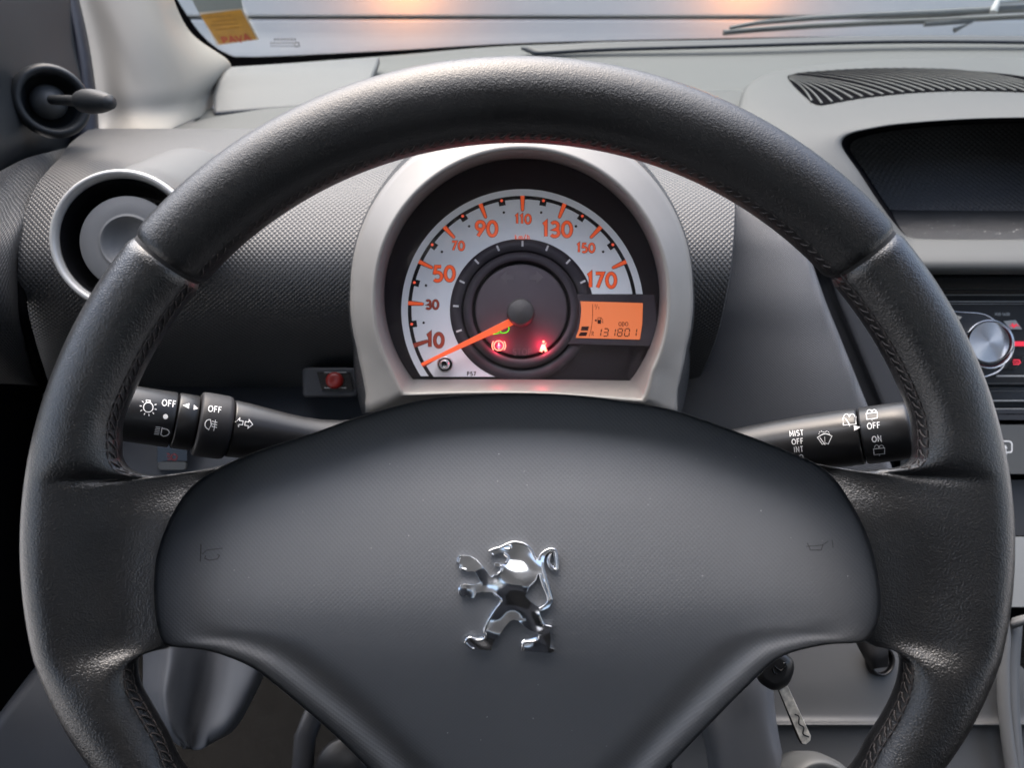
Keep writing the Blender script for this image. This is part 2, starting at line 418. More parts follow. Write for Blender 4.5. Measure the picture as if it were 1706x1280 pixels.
def glass_mat(name, tint=(1, 1, 1), rough=.02, k=1.0):
    m = bpy.data.materials.new(name); m.use_nodes = True; n = m.node_tree.nodes; l = m.node_tree.links
    n.remove(n['Principled BSDF']); out = n['Material Output']
    t = n.new('ShaderNodeBsdfTransparent'); t.inputs[0].default_value = (*tint, 1)
    gl = n.new('ShaderNodeBsdfGlossy'); gl.inputs['Roughness'].default_value = rough
    lw_ = n.new('ShaderNodeLayerWeight'); lw_.inputs[0].default_value = .5
    pw = n.new('ShaderNodeMath'); pw.operation = 'POWER'; pw.inputs[1].default_value = 4; l.new(lw_.outputs['Facing'], pw.inputs[0])
    mu = n.new('ShaderNodeMath'); mu.operation = 'MULTIPLY_ADD'; mu.inputs[1].default_value = k*.6; mu.inputs[2].default_value = .035; l.new(pw.outputs[0], mu.inputs[0])
    mx = n.new('ShaderNodeMixShader'); l.new(mu.outputs[0], mx.inputs[0]); l.new(t.outputs[0], mx.inputs[1]); l.new(gl.outputs[0], mx.inputs[2]); l.new(mx.outputs[0], out.inputs[0])
    return m
M['glass'] = glass_mat('window_glass', (.93, .96, .95))
M['lens'] = glass_mat('clear_cover', (.99, .985, .99), .12, .7)

# ================================================================== STRUCTURE: outside, cabin
def wbox(g, x0, x1, y0, y1, z0, z1, mi=0):
    vs = [Wd(x, y, z) for x in (x0, x1) for y in (y0, y1) for z in (z0, z1)]
    g.add(vs, [(0, 1, 3, 2), (4, 6, 7, 5), (0, 4, 5, 1), (2, 3, 7, 6), (0, 2, 6, 4), (1, 5, 7, 3)], mi); return g
def asph(m, n, l, b): bump_noise(60, .01, .5)(m, n, l, b)
M['asphalt'] = mat('pale_concrete', (.36, .36, .355), .9, var=(2, .1), bump=asph)
M['door_paint'] = mat('grey_door_paint', (.42, .43, .445), .5, var=(.8, .05))
M['roof'] = mat('roof_cloth', (.34, .335, .32), .9)
M['seat'] = mat('dark_seat_cloth', (.03, .03, .033), .95)
build('ground', wbox(G(), -60, 60, -60, 60, -.05, 0), M['asphalt'], smooth=False, kind='structure', label='pale concrete ground outside the car')
gd = thing('garage_door', 'grey sectional door standing in front of the car beyond the windscreen', 'garage door', Wd(0, 3.2, 0))
for k in range(5):
    z0 = .09+k*.5-.48
    if k == 0: z0 = 0.0
    build('door_section', wbox(G(), -3.5, 3.5, 3.2, 3.25, max(0, 0.13+(k-1)*.495+.0), .13+k*.495-.012), M['door_paint'], gd, smooth=False, mods=[('bevel', .008, 2)])
build('door_frame', wbox(G(), -3.6, 3.6, 3.26, 3.4, 0, 2.6), M['door_paint'], gd, smooth=False)
# cabin: roof lining above and behind the camera, seat back behind the driver
cl = G()
wbox(cl, -.72, 1.2, -1.9, .14, CAM_H+.24, CAM_H+.27)
build('ceiling', cl, M['roof'], smooth=False, kind='structure', label='pale cloth roof lining over the seats')
cb = G(); wbox(cb, -.7, 1.2, -1.1, -.75, .25, CAM_H-.02); wbox(cb, -.5, -.05, -.74, -.62, .3, CAM_H+.1)
build('wall_rear', cb, M['seat'], smooth=False, kind='structure', label='dark seat backs behind the driver')
wl_ = G(); wbox(wl_, -.66, -.62, -1.9, 1.2, .28, CAM_H-.52); build('wall_left', wl_, M['carpet'], smooth=False, kind='structure', label='dark lower part of the driver door beside the seat')
wr_ = G(); wbox(wr_, 1.2, 1.25, -1.9, 1.2, .28, CAM_H-.5); build('wall_right', wr_, M['carpet'], smooth=False, kind='structure', label='dark lower part of the far door')
fl = G(); wbox(fl, -.75, 1.2, -1.9, 1.25, .28, .30); wbox(fl, -.75, 1.2, 1.2, 1.25, .30, 1.0)
build('floor', fl, M['carpet'], smooth=False, kind='structure', label='black carpeted floor and bulkhead of the footwell')

# ================================================================== STEERING WHEEL
WC = (862., 910.); WD = .30; PX = WD/F
sw = thing('steering_wheel', 'black leather steering wheel with grey airbag cover and chrome lion emblem', 'steering wheel', P(862, 910, .34))
def keyed(x, ks):
    if x <= ks[0][0]: return ks[0][1]
    for (a, p), (b_, q) in zip(ks, ks[1:]):
        if x <= b_:
            t = (x-a)/(b_-a); t = t*t*(3-2*t) if False else t
            return p+(q-p)*t
    return ks[-1][1]
def r_out(a):
    a %= 360
    e = 1/math.sqrt((math.cos(R(a))/829)**2+(math.sin(R(a))/815)**2)
    d = abs(a-270) if a > 180 else 90       # 90 = side, 0 = bottom
    ks = [(0, -55), (30, -46), (50, -37), (60, -29), (68, -13), (77, 0), (90, 0)]
    return e+keyed(d, ks)
def onr(a, r): return (WC[0]+r*math.cos(R(a)), WC[1]-r*math.sin(R(a)))
TH = 143.
def nat(a): return onr(a, r_out(a)-TH)
left = [(167, 208, 745), (168.6, 210, 768), (170, 226, 788), (171, 262, 797), (172, 318, 793), (173, 362, 783), (174.3, 402, 778), (177, 358, 852), (181, 322, 930), (186, 317, 1000), (190, 326, 1048),
        (192.5, 300, 1078), (194, 272, 1084), (195.5, 246, 1091), (197.5, 237, 1108), (200.6, 241, 1140), (203.8, 260, 1175), (208.2, 285, 1220), (213.9, 313, 1280)]
right = [(13.4, 1516, 748), (11.6, 1512, 768), (10, 1495, 780), (9, 1455, 786), (8, 1405, 785), (7, 1365, 776), (5.7, 1338, 778), (3, 1370, 852), (-1, 1400, 930), (-6, 1407, 1000), (-10, 1396, 1048),
         (-12.5, 1440, 1076), (-14, 1465, 1079), (-15.5, 1484, 1086), (-17.5, 1491, 1105), (-20.9, 1485, 1145), (-24.9, 1465, 1190), (-28.9, 1440, 1230), (-33.9, 1412, 1280)]
keys = [(a, *nat(a)) for a in (140.6, 146, 152, 158, 163)]+left+[(a, *nat(a)) for a in (222, 235, 250, 270, 290, 305, 318)]
keys += [(360+a, u, v) for a, u, v in right[::-1]]+[(360+a, *nat(a)) for a in (18, 24, 30, 36, 40.2)]
def densify(ks, n):
    pts = np.array([(k[1], k[2], k[0]*6.) for k in ks], float)
    return crv(pts, n)
def g_v(v): return keyed(v, [(640, -58), (670, -47), (700, -36), (740, -21), (790, -3), (850, 15), (930, 31), (1000, 37), (1060, 30), (1120, 13), (1200, -20), (1300, -64), (1500, -150)])
gv_tab = crv([(v, g_v(v)) for v in (640, 670, 700, 740, 790, 850, 930, 1000, 1060, 1120, 1200, 1300, 1500)], 200)
def gv(v): return float(np.interp(v, gv_tab[:, 0], gv_tab[:, 1]))
def section(a, I, grow=0., shrink=1.):
    ro = r_out(a)+grow; h0 = (TH/2+grow)*shrink; rc = r_out(a)-TH/2
    cx, cy = onr(a, rc); sec = math.sqrt(1+((cx-CU)**2+(cy-CV)**2)/F**2); h0 /= sec; ro = rc+(ro-rc)/sec
    dx, dy = I[0]-cx, I[1]-cy; L = math.hypot(dx, dy)
    ext = grow*shrink-(1-shrink)*TH/2-TH/2*(1-1/sec); k = (L+ext)/L
    w_ = min(1, max(0, (L-82)/110)); w_ = w_*w_*(3-2*w_)
    pts = []
    N = 20
    dI = (I[0]-862)/600.; drop = min(0, gv(min(1075, I[1]))-6*dI*dI-20)-34*min(1, max(0, (min(I[0], 1727-I[0])-362)/26))*min(1, max(0, (872-I[1])/60))*(1 if I[1] > 765 else 0)
    for i in range(N):                          # outer half, from back to front
        t = math.pi*i/N-math.pi/2
        r = rc+(ro-rc)*shrink*math.cos(t); z = h0*math.sin(t)
        x, y = onr(a, r); pts.append((x, y, z))
    for i in range(N):                          # inner half, front
        s = math.sin(math.pi/2*i/N); x, y = cx+dx*k*s, cy+dy*k*s
        ell = h0*math.cos(math.pi/2*i/N)
        wf_ = min(1, max(0, (s-.76)/.12)); wf_ = wf_*wf_*(3-2*wf_)
        web = ((-9+(h0+9)*(.5+.5*math.cos(math.pi*min(1, s/.54))))+30*math.exp(-((s-.73)/.10)**2))*(1-wf_)-6*wf_
        web += drop*s*s; pts.append((x, y, ell*(1-w_)+web*w_))
    for i in range(N):
        s = math.cos(math.pi/2*i/N); x, y = cx+dx*k*s, cy+dy*k*s
        pts.append((x, y, -h0*math.sin(math.pi/2*i/N)*(1-.45*w_)+drop*s*s*w_))
    return [Vector(((x-CU)*PX, (CV-y)*PX, -WD+z*PX)) for x, y, z in pts]
dk = densify(keys, 620)
loops = []
for i, (u, v, aa) in enumerate(dk):
    a = aa/6.; e = min(i, len(dk)-1-i)
    sh = [.90, .955, .985][e] if e < 3 else 1.
    loops.append(section(a, (u, v), 0, sh))
arr = np.array([[tuple(p) for p in l] for l in loops]); dkv = dk
NS = arr.shape[1]; wgt = np.zeros((len(loops), NS)); wgt[:, 21:36] = 1; wgt[:, 20] = .6; wgt[:, 39] = .5; wgt[:, 16:20] = [.1, .2, .3, .45]
am = dk[:, 2]/6; zone = np.clip(1-np.minimum(abs(am-182), abs(am-360+2))/34, 0, 1); wgt *= np.minimum(1, zone*4)[:, None]
for it in range(30):
    b2 = arr.copy(); b2[1:-1] = (arr[2:]+arr[:-2])/2
    c2 = (np.roll(arr, 1, axis=1)+np.roll(arr, -1, axis=1))/2
    arr += ((b2*.6+c2*.4)-arr)*wgt[:, :, None]*.8
loops = [[Vector(p) for p in l] for l in arr]
rimg = loops_loft(loops)
build('side_grip', rimg, M['leather_worn'], sw, label='lower black leather with both spokes')
loops = []
angs = np.linspace(40.4, 140.4, 240)
for i, a in enumerate(angs):
    e = min(i, len(angs)-1-i); sh = [.90, .965, .99][e] if e < 3 else 1.
    loops.append(section(a, nat(a), 1.5, sh))
topg = loops_loft(loops)
build('upper_grip', topg, M['leather'], sw, label='upper black leather section between the two seams')
for a in (40.3, 140.5):
    g = G()
    s0 = section(a-.35, nat(a-.35), 0, .93); s1 = section(a+.35, nat(a+.35), 0, .93); loops_loft([s0, s1], True, g)
    build('seam', g, M['groove'], sw)
# stitching on the inner front quarter of the rim
def stitch(g, seq, q=.86):
    seq = list(seq); acc = 0; prev = None; flip = 1
    for (a, I) in seq:
        s = section(a, I)
        idx = 20+int(20*q)
        p0 = s[idx-2]; p1 = s[idx+1]; nrm = (p0-P(*onr(a, r_out(a)-TH/2), WD)).normalized()
        m = (p0+p1)/2
        if prev is not None:
            acc += (m-prev).length
        if prev is None or acc > .0036:
            if prev is not None:
                tdir = (m-prev).normalized(); c = (p0-p1).normalized()
                a0 = m+c*.0013*flip-tdir*.0014+nrm*.0002; a1 = m-c*.0013*flip+tdir*.0014+nrm*.0002
                mm = (a0+a1)/2+nrm*.0006
                tube([a0, mm, a1], .00034, 6, g)
                tube([m+c*.0021-tdir*.0016, m+c*.0021+nrm*.0003, m+c*.0021+tdir*.0016], .0003, 5, g)
                tube([m-c*.0021-tdir*.0016, m-c*.0021+nrm*.0003, m-c*.0021+tdir*.0016], .0003, 5, g)
            acc = 0; 
        prev = m
    return g
g = G(); stitch(g, [(a, nat(a)) for a in np.linspace(41, 140, 700)])
dd = densify(keys, 2600)
stitch(g, [(aa/6, (u, v)) for u, v, aa in dd if aa/6 < 170.6])
stitch(g, [(aa/6, (u, v)) for u, v, aa in dd if 196 < aa/6 < 344])
stitch(g, [(aa/6, (u, v)) for u, v, aa in dd if aa/6 > 369.6])
build('stitching', g, M['thread'], sw, kind='stuff')

# airbag cover
ab = [(272, 1072), (259, 1030), (256, 970), (262, 920), (284, 862), (318, 812), (368, 778), (440, 748), (520, 722), (600, 694), (700, 667), (790, 657), (868, 655), (950, 658), (1030, 667), (1120, 683), (1215, 715), (1300, 747), (1375, 783), (1418, 838), (1450, 905), (1466, 975), (1466, 1025), (1448, 1064), (1425, 1072), (1370, 1076), (1300, 1096), (1250, 1140), (1200, 1190), (1120, 1273), (1055, 1345), (970, 1400), (862, 1420), (755, 1400), (680, 1350), (612, 1280), (560, 1228), (500, 1176), (450, 1135), (410, 1108), (350, 1086), (295, 1079)]
abl = crv(ab, 220, True)
AC = (862., 930.)
loops = []
ts = [1.0]+[1-.0015*k for k in (1, 3, 6)]+list(np.linspace(.985, .02, 60))
def abz(u, v, t):
    dx = (u-862)/600.
    low = min(1, max(0, (v-1040)/60))
    z = gv(v)-6*dx*dx-5*t**40
    z -= 16*low*math.exp(-((t-.87)/.045)**2)
    z += 6*low*math.exp(-((t-.955)/.03)**2)
    side = max(0, abs(dx)-.80)/.2
    z += -2*min(1.3, side)**2*(1-low)
    return z
first = []
for k, zb in ((1., -110), (1., -40)):
    first.append([Vector(((u-CU)*PX, (CV-v)*PX, -WD+min(zb, abz(u, v, 1))*PX)) if True else None for u, v in abl])
# wall
wall = [[P(u, v, WD-(abz(u, v, 1)-9-d)*PX) for u, v in abl] for d in (-90, -40, -8)]
loops = wall
for t in ts:
    l = []
    for u, v in abl:
        uu, vv = AC[0]+(u-AC[0])*t, AC[1]+(v-AC[1])*t
        rnd = 9*max(0, (t-.985)/.015)**2
        l.append(P(uu, vv, WD-(abz(uu, vv, t)-rnd)*PX))
    loops.append(l)
abg = loops_loft(loops)
k = len(abg.v); c0 = P(AC[0], AC[1], WD-abz(AC[0], AC[1], 0)*PX)
abg.add(loops[-1]+[c0], [(i, (i+1) % 220, 220) for i in range(220)], 0)
abg.uv = [(p.x, p.y) for p in abg.v]
build('airbag_cover', abg, M['airbag'], sw)
# hub behind it
build('hub', lathe(P(862, 940, .325), (0, 0, -1), [(.0, 0), (.045, 0), (.055, .01), (.06, .05), (.05, .09), (0, .09)], 48), M['void'], sw)
pab = projector([abg], .00008)
g = G()
for k in range(70):
    u, v = random.uniform(300, 1420), random.uniform(690, 1270)
    if v > 1060 and abs(u-862) > 560-(v-1060)*1.5: continue
    if 740 < u < 950 and 880 < v < 1100: continue
    disc(g, (u, v), random.choice((.35, .45, .6, .9)), lambda x, y, o: pab(x, y, 0), n=7)
M['speck'] = mat('pale_dust', (.6, .6, .6), .9)
build('dust', g, M['speck'], sw, smooth=False, kind='stuff')
# horn marks
g = G()
for (pts, w_) in ([[(335, 907), (334, 936)], 1.6], [[(337, 924), (345, 917), (371, 914)], 1.0], [[(343, 926), (341, 931), (349, 934), (362, 932), (366, 926), (362, 924)], 1.3]):
    ribbon(g, pts, w_, lambda u, v, o: pab(u, v, 0))
build('horn_symbol', g, M['emboss'], sw)
g = G()
for (pts, w_) in ([[(1345, 905), (1350, 917), (1368, 917), (1371, 908)], 1.1], [[(1343, 911), (1369, 909), (1380, 902)], .9], [[(1386, 900), (1388, 913)], 1.0]):
    ribbon(g, pts, w_, lambda u, v, o: pab(u, v, 0))
build('horn_symbol', g, M['emboss'], sw)
# lion emblem, outline in a zoomed frame (5.82 px per photo px, origin 720,880)
def zz(pts): return [(720+x/5.82, 880+y/5.82) for x, y in pts]
lion = zz([(550, 215), (600, 195), (650, 183), (720, 148), (790, 125), (850, 132), (905, 150), (945, 185), (985, 240), (1015, 300),
 (1040, 262), (1080, 220), (1120, 198), (1165, 192), (1200, 212), (1215, 250), (1218, 320), (1222, 395), (1200, 422), (1165, 410), (1125, 375), (1108, 330), (1112, 285), (1135, 250), (1160, 250), (1140, 300), (1146, 345), (1178, 372), (1180, 300), (1172, 240), (1140, 228), (1100, 258), (1082, 310),
 (1088, 380), (1108, 470), (1140, 560), (1168, 650), (1165, 710), (1130, 755), (1075, 785), (1035, 790),
 (1050, 830), (1080, 900), (1110, 928), (1160, 938), (1158, 965), (1140, 985), (1148, 1060), (1140, 1140), (1175, 1150), (1185, 1172), (1150, 1188), (1060, 1185), (960, 1178), (895, 1168), (865, 1160), (868, 1100), (895, 1078), (960, 1075), (1010, 1062), (1035, 1030), (1020, 1005), (950, 975), (880, 925), (830, 880), (790, 872), (755, 890), (720, 925), (665, 1000), (600, 1080), (580, 1120), (575, 1165), (500, 1160), (420, 1158), (385, 1165), (340, 1125), (308, 1090), (325, 1050), (360, 1030), (430, 1045), (490, 1035), (505, 1010), (490, 975), (520, 900), (560, 820), (620, 740), (660, 690), (650, 660), (600, 625), (560, 612), (480, 615), (430, 622), (415, 660), (395, 672), (340, 650), (290, 662), (262, 635), (255, 580), (275, 548), (320, 535), (400, 545), (460, 530), (470, 510), (430, 440), (400, 418), (330, 420), (280, 400), (262, 380), (275, 345), (240, 330), (242, 295), (265, 265), (310, 265), (380, 275), (430, 305), (480, 360), (530, 415), (560, 460), (575, 470), (600, 450), (640, 445), (665, 420), (672, 385), (660, 370), (635, 378), (608, 365), (605, 342), (640, 335), (690, 350), (725, 335), (735, 300), (715, 255), (690, 235), (640, 240), (605, 262), (585, 268)])
hole = zz([(1025, 440), (1000, 500), (940, 560), (912, 620), (905, 655), (950, 700), (1010, 745), (1060, 755), (1110, 720), (1118, 680), (1090, 600), (1060, 520), (1048, 455)])
def lionfn(u, v, d): return pab(u, v, d)
emb = G(); plate([lion, hole], -.0004, .0017, emb, 0, lionfn)
zavg = sum((p.z for p in emb.v), 0)/len(emb.v)
build('lion_emblem', emb, M['badge'], sw, smooth=True, mods=[('bevel', .0007, 4)])
# raised bright outline ridges over the figure
g = G()
ridges = [[(555, 225), (600, 205), (660, 190), (720, 160), (790, 138), (850, 145), (900, 160), (950, 205), (1005, 310)], [(575, 250), (590, 262)], [(700, 200), (745, 205), (765, 180), (740, 168)],
 [(640, 440), (670, 415), (676, 378), (655, 362)], [(700, 245), (740, 285), (722, 335), (705, 330)], [(1030, 310), (1060, 250), (1120, 210), (1170, 205), (1200, 240), (1205, 400), (1140, 360), (1125, 310), (1150, 262)],
 [(1045, 440), (1070, 530), (1125, 670), (1100, 730), (1040, 770)], [(1070, 330), (1075, 400), (1120, 560), (1155, 680)], [(1030, 815), (1075, 915), (1150, 940)], [(1040, 1020), (1030, 1055), (990, 1078), (910, 1085), (880, 1105), (876, 1160)],
 [(590, 622), (670, 695), (600, 800), (540, 900), (510, 980), (520, 1020), (500, 1058), (430, 1068), (370, 1042), (325, 1085), (380, 1140), (410, 1150)],
 [(265, 285), (255, 325)], [(285, 350), (285, 385), (330, 405)]]
for r_ in ridges:
    pts = crv([(720+x/5.82, 880+y/5.82) for x, y in r_], max(6, len(r_)*5))
    tube([pab(p[0], p[1], .0016) for p in pts], .00055, 8, g)
build('emblem_edge', g, M['chrome_soft'], sw)

# ================================================================== INSTRUMENT CLUSTER
DC = (870.5, 517.); DD = .47
ic = thing('instrument_cluster', 'silver framed speedometer with orange numerals behind the steering wheel', 'speedometer', P(869, 600, .5))
def dl(u, v, off=0): return P(u, v, DD-off)
# silver hood by loops
def hood_loop(c, r0, rk, d, cor=None, bulge=0):
    pts = []; NA = 120; NB = 30
    aR, aL = rk[0][0], rk[-1][0]
    for i in range(NA+1):
        a = aR+(aL-aR)*i/NA
        r = float(np.interp(a, [k[0] for k in rk], [k[1] for k in rk])); pts.append((c[0]+r*math.cos(R(a)), c[1]-r*math.sin(R(a)), d))
    p, q = pts[-1], pts[0]
    for i in range(1, NB):
        t = i/NB; pts.append((p[0]+(q[0]-p[0])*t, p[1]+(q[1]-p[1])*t-bulge*math.sin(math.pi*t), d))
    return [P(*x) for x in pts]
L_in = hood_loop((869, 493), 229, [(-38, 230), (217.5, 229)], .468, bulge=1)
L_in0 = hood_loop((869, 493), 229, [(-38, 229), (217.5, 228)], .475, bulge=1)
L_a = hood_loop((868.5, 493), 240, [(-40.5, 262), (-30, 247), (0, 241), (90, 241), (180, 241), (210, 246), (219.6, 252)], .428, bulge=8)
L_b = hood_loop((868.5, 493), 244, [(-41, 269), (-30, 252), (0, 245), (90, 245), (180, 245), (210, 250), (220, 258)], .4245, bulge=8)
L_c = hood_loop((868.5, 491), 250, [(-41, 277), (-30, 258), (0, 250), (90, 250), (180, 250), (210, 256), (220, 264)], .4255, bulge=8)
L_d = hood_loop((869, 486), 262, [(-40.5, 300), (-30, 272), (0, 263), (90, 262), (180, 263), (210, 272), (219.5, 290)], .4345, bulge=8)
L_e = hood_loop((869, 482), 276, [(-40, 325), (-33, 306), (-22, 286), (0, 277), (90, 277), (180, 277), (202, 286), (213, 304), (218.6, 320)], .4375, bulge=8)
L_f = hood_loop((869, 480), 283, [(-39.5, 335), (-34, 311), (-28, 300), (-20, 291), (0, 284), (90, 284), (180, 284), (200, 291), (208.6, 301), (214, 312), (218.6, 332)], .441, bulge=8)
L_g = hood_loop((869, 480), 285, [(-39.5, 336), (-34, 312), (-28, 302), (-20, 292), (0, 285), (90, 285), (180, 285), (200, 292), (208.6, 302), (214, 313), (218.6, 333)], .447, bulge=8)
L_h = hood_loop((869, 478), 288, [(-39.5, 342), (-20, 298), (0, 290), (90, 290), (180, 290), (200, 298), (218.6, 340)], .56, bulge=8)
hood = loops_loft([L_in0, L_in, L_a, L_b, L_c, L_d, L_e, L_f, L_g])
build('silver_hood', hood, M['silver'], ic)
g = loops_loft([L_g, [p*1.0+Vector((0, 0, -.002)) for p in L_g], L_h])
build('hood_shroud', g, M['roll_dark'], ic)
# back plate and deep inner wall
L_w = hood_loop((869, 493), 229, [(-38, 228), (217.5, 227)], DD+.006, bulge=1)
g = loops_loft([L_in0, L_w]); build('inner_wall', g, M['dial_black'], ic)
g = plate([arc((869, 490), 238, -40, 220, 80)], DD+.012, DD+.004); build('dial_backing', g, M['dial_dark'], ic)
# dark surround sits on backing, silver scale plates
def ringpoly(r0, r1, vR, vL):
    aR1 = math.degrees(math.asin((DC[1]-vR)/r1)); aL1 = 180+math.degrees(math.asin((vL-DC[1])/r1))
    aR0 = math.degrees(math.asin((DC[1]-vR)/r0)); aL0 = 180+math.degrees(math.asin(min(1, (vL-DC[1])/r0)))
    return arc(DC, r1, aR1, aL1, 90)+arc(DC, r0, aL0, aR0, 90)
g = G(); plate([ringpoly(119, 185, 490, 628)], DD+.002, DD, g); plate([ringpoly(191, 202, 490, 627)], DD+.002, DD, g)
build('scale_plate', g, M['dial_silver'], ic, smooth=False)
g = plate([ringpoly(185, 191, 490, 628)], DD+.002, DD-.0001)
build('scale_band', g, M['dial_black'], ic, smooth=False)
g = lathe(P(DC[0]-2, DC[1], DD), (0, 0, 1), [(s*DD/F, h) for s, h in ((119, -.001), (119, .0002), (100, .0002), (98.5, -.0015), (97, -.0015), (96, .002), (82, .0035), (81, -.001), (77, -.002), (76.5, .001), (74, .0014), (0, .0014))], 96, mis=[0, 0, 1, 1, 1, 0, 1, 1, 1, 2, 2])
build('centre_ring', g, [M['dial_dark'], M['dial_black'], M['dial_face']], ic)
def polar(r, val):
    a = 90-(val-110)*1.08; return (DC[0]+r*math.cos(R(a)), DC[1]-r*math.sin(R(a)))
for val in range(0, 171, 10):
    if val % 20 == 10 or val == 0:
        g = G(); a, b_ = polar(191, val), polar(167, val)
        dx, dy = (b_[0]-a[0]), (b_[1]-a[1]); L = math.hypot(dx, dy); nx, ny = -dy/L, dx/L
        for (off, w0, w1, mi, e) in ((.0002, 4.4, 2.9, 0, .8), (.0003, 3.3, 2.0, 1, 0)):
            pts = [(a[0]+nx*w0, a[1]+ny*w0), (b_[0]+nx*w1, b_[1]+ny*w1), (b_[0]+dx/L*(1.6+e)+nx*w1*.5, b_[1]+dy/L*(1.6+e)+ny*w1*.5), (b_[0]+dx/L*(1.6+e)-nx*w1*.5, b_[1]+dy/L*(1.6+e)-ny*w1*.5), (b_[0]-nx*w1, b_[1]-ny*w1), (a[0]-nx*w0, a[1]-ny*w0)]
            poly(g, pts, dl, off, mi)
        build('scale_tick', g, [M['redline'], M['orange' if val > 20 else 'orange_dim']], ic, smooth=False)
    else:
        g = G(); c = polar(184.5, val); aa = R(90-(val-110)*1.08); cx, sy = math.cos(aa), -math.sin(aa)
        pts = [(c[0]+cx*i*5.5-sy*j*5.5, c[1]+sy*i*5.5+cx*j*5.5) for i, j in ((-1.3, -1), (-1.3, 1), (1, 1), (1, -1))]
        poly(g, pts, dl, .0002, 0); disc(g, polar(186, val), 2.4, dl, .0003, 1); disc(g, polar(166, val), 2.1, dl, .0002, 0)
        build('scale_dot', g, [M['dial_black'], M['reddot']], ic, smooth=False)
for val in range(10, 171, 20):
    g = G(); ribbon(g, [polar(116, val), polar(106.5, val)], 3.2, dl, .0005); build('inner_tick', g, M['white'], ic, smooth=False)
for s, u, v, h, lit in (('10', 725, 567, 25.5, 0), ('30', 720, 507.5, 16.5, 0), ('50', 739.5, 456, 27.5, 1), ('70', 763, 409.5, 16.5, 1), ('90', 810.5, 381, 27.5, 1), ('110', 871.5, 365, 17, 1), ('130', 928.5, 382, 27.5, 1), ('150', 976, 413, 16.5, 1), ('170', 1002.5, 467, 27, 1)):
    g = G(); big = h > 20; wd = 4.9 if big else 2.7
    kw = dict(gap=.14 if s[0] != '1' else .15, wide=1.06)
    write(g, s, u, v, h*.93, wd+1.5, dl, .0002, 0, **kw); write(g, s, u, v, h*.93, wd, dl, .00035, 1, **kw)
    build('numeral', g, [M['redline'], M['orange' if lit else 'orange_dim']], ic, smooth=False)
g = write(G(), 'km/h', 870, 395, 8, 1.3, dl, .0002, gap=.28); build('unit_print', g, M['orange'], ic, smooth=False)
g = write(G(), 'P57', 785.5, 623, 6.5, 1.3, dl, .0002, gap=.28); build('dial_code', g, M['dial_black'], ic, smooth=False)
# needle and hub
hub = (866., 521.)
g = G(); ND = .0105
def nd(u, v, off=0): return P(u, v, DD-ND-off)
a, b_ = (853, 535.5), (702, 608); d = Vector((b_[0]-a[0], b_[1]-a[1])).normalized(); n_ = Vector((-d.y, d.x))
outl = [(a[0]+n_.x*6.2, a[1]+n_.y*6.2), (a[0]-n_.x*6.2, a[1]-n_.y*6.2), (b_[0]-n_.x*2.6, b_[1]-n_.y*2.6), (b_[0]+n_.x*2.6, b_[1]+n_.y*2.6)]
plate([outl], DD-ND+.0012, DD-ND, g); build('needle', g, M['needle'], ic, smooth=False, mods=[('bevel', .0003, 2)])
s_ = DD/F
g = lathe(P(867, 523, DD-.001), (0, 0, 1), [(22.5*s_, 0), (22.5*s_, .0105), (21*s_, .0128), (19*s_, .0135), (0, .0138)], 48)
M['hubcap'] = mat('grained_hub_plastic', (.055, .05, .052), .5, bump=bump_noise(1500, .0002, .8))
build('needle_hub', g, M['hubcap'], ic)
# reset knob
g = lathe(P(742, 607.5, DD), (0, 0, 1), [(14.5*s_, .0002), (13.5*s_, .002), (11.5*s_, .003), (10*s_, .0012), (9*s_, .001), (8.5*s_, .006), (7*s_, .0085), (4.5*s_, .009), (3.5*s_, .0078), (0, .0078)], 40, mis=[0, 0, 0, 1, 1, 0, 0, 1, 1])
build('reset_button', g, [M['chrome'], M['gloss']], ic)
# faint arrows, STOP
g = G()
dz = .0016
for s in (-1, 1):
    cx = 869 + s*22.5; pts = [(cx+s*14, 462), (cx+s*2, 451), (cx+s*2, 457), (cx-s*10, 457), (cx-s*10, 467), (cx+s*2, 467), (cx+s*2, 473)]
    poly(g, pts, dl, dz)
build('turn_arrows', g, M['faint'], ic, smooth=False)
g = write(G(), 'STOP', 870, 586.5, 11, 1.5, dl, dz, gap=.16); build('stop_print', g, M['faint2'], ic, smooth=False)
# lit symbols
g = G()
ribbon(g, [(836, 543.5), (833.5, 550), (834, 554)] + [(838+10*math.cos(R(t))*1., 548-7*math.sin(R(t))) for t in range(-100, 100, 15)]+['c'], 1.6, dl, dz)
for k in range(4): ribbon(g, [(832.5-k*.2, 546.5+k*2.9), (823-k*.6, 549+k*2.7)], 1.3, dl, dz)
build('headlamp_light', g, M['green_on'], ic, smooth=False)
g = G(); c = (831, 576)
ribbon(g, arc(c, 8, 0, 350, 28)+['c'], 1.5, dl, dz); ribbon(g, arc(c, 11.2, 140, 220, 10), 1.5, dl, dz); ribbon(g, arc(c, 11.2, -40, 40, 10), 1.5, dl, dz)
ribbon(g, [(831, 570.5), (831, 577.5)], 2.2, dl, dz); disc(g, (831, 580.6), 1.2, dl, dz)
build('brake_light', g, M['red_on'], ic, smooth=False)
g = G(); disc(g, (905.5, 569.6), 2.2, dl, dz)
poly(g, [(902.8, 573.6), (908, 573.6), (910, 580), (912, 586), (910, 585.5), (908.5, 587.5), (906.5, 584), (904.8, 584), (902.8, 587.5), (900.8, 585.5), (898.6, 586), (900, 580)], dl, dz)
ribbon(g, [(908, 574), (910, 571.5)], 1.2, dl, dz)
build('seatbelt_light', g, M['red_on'], ic, smooth=False)
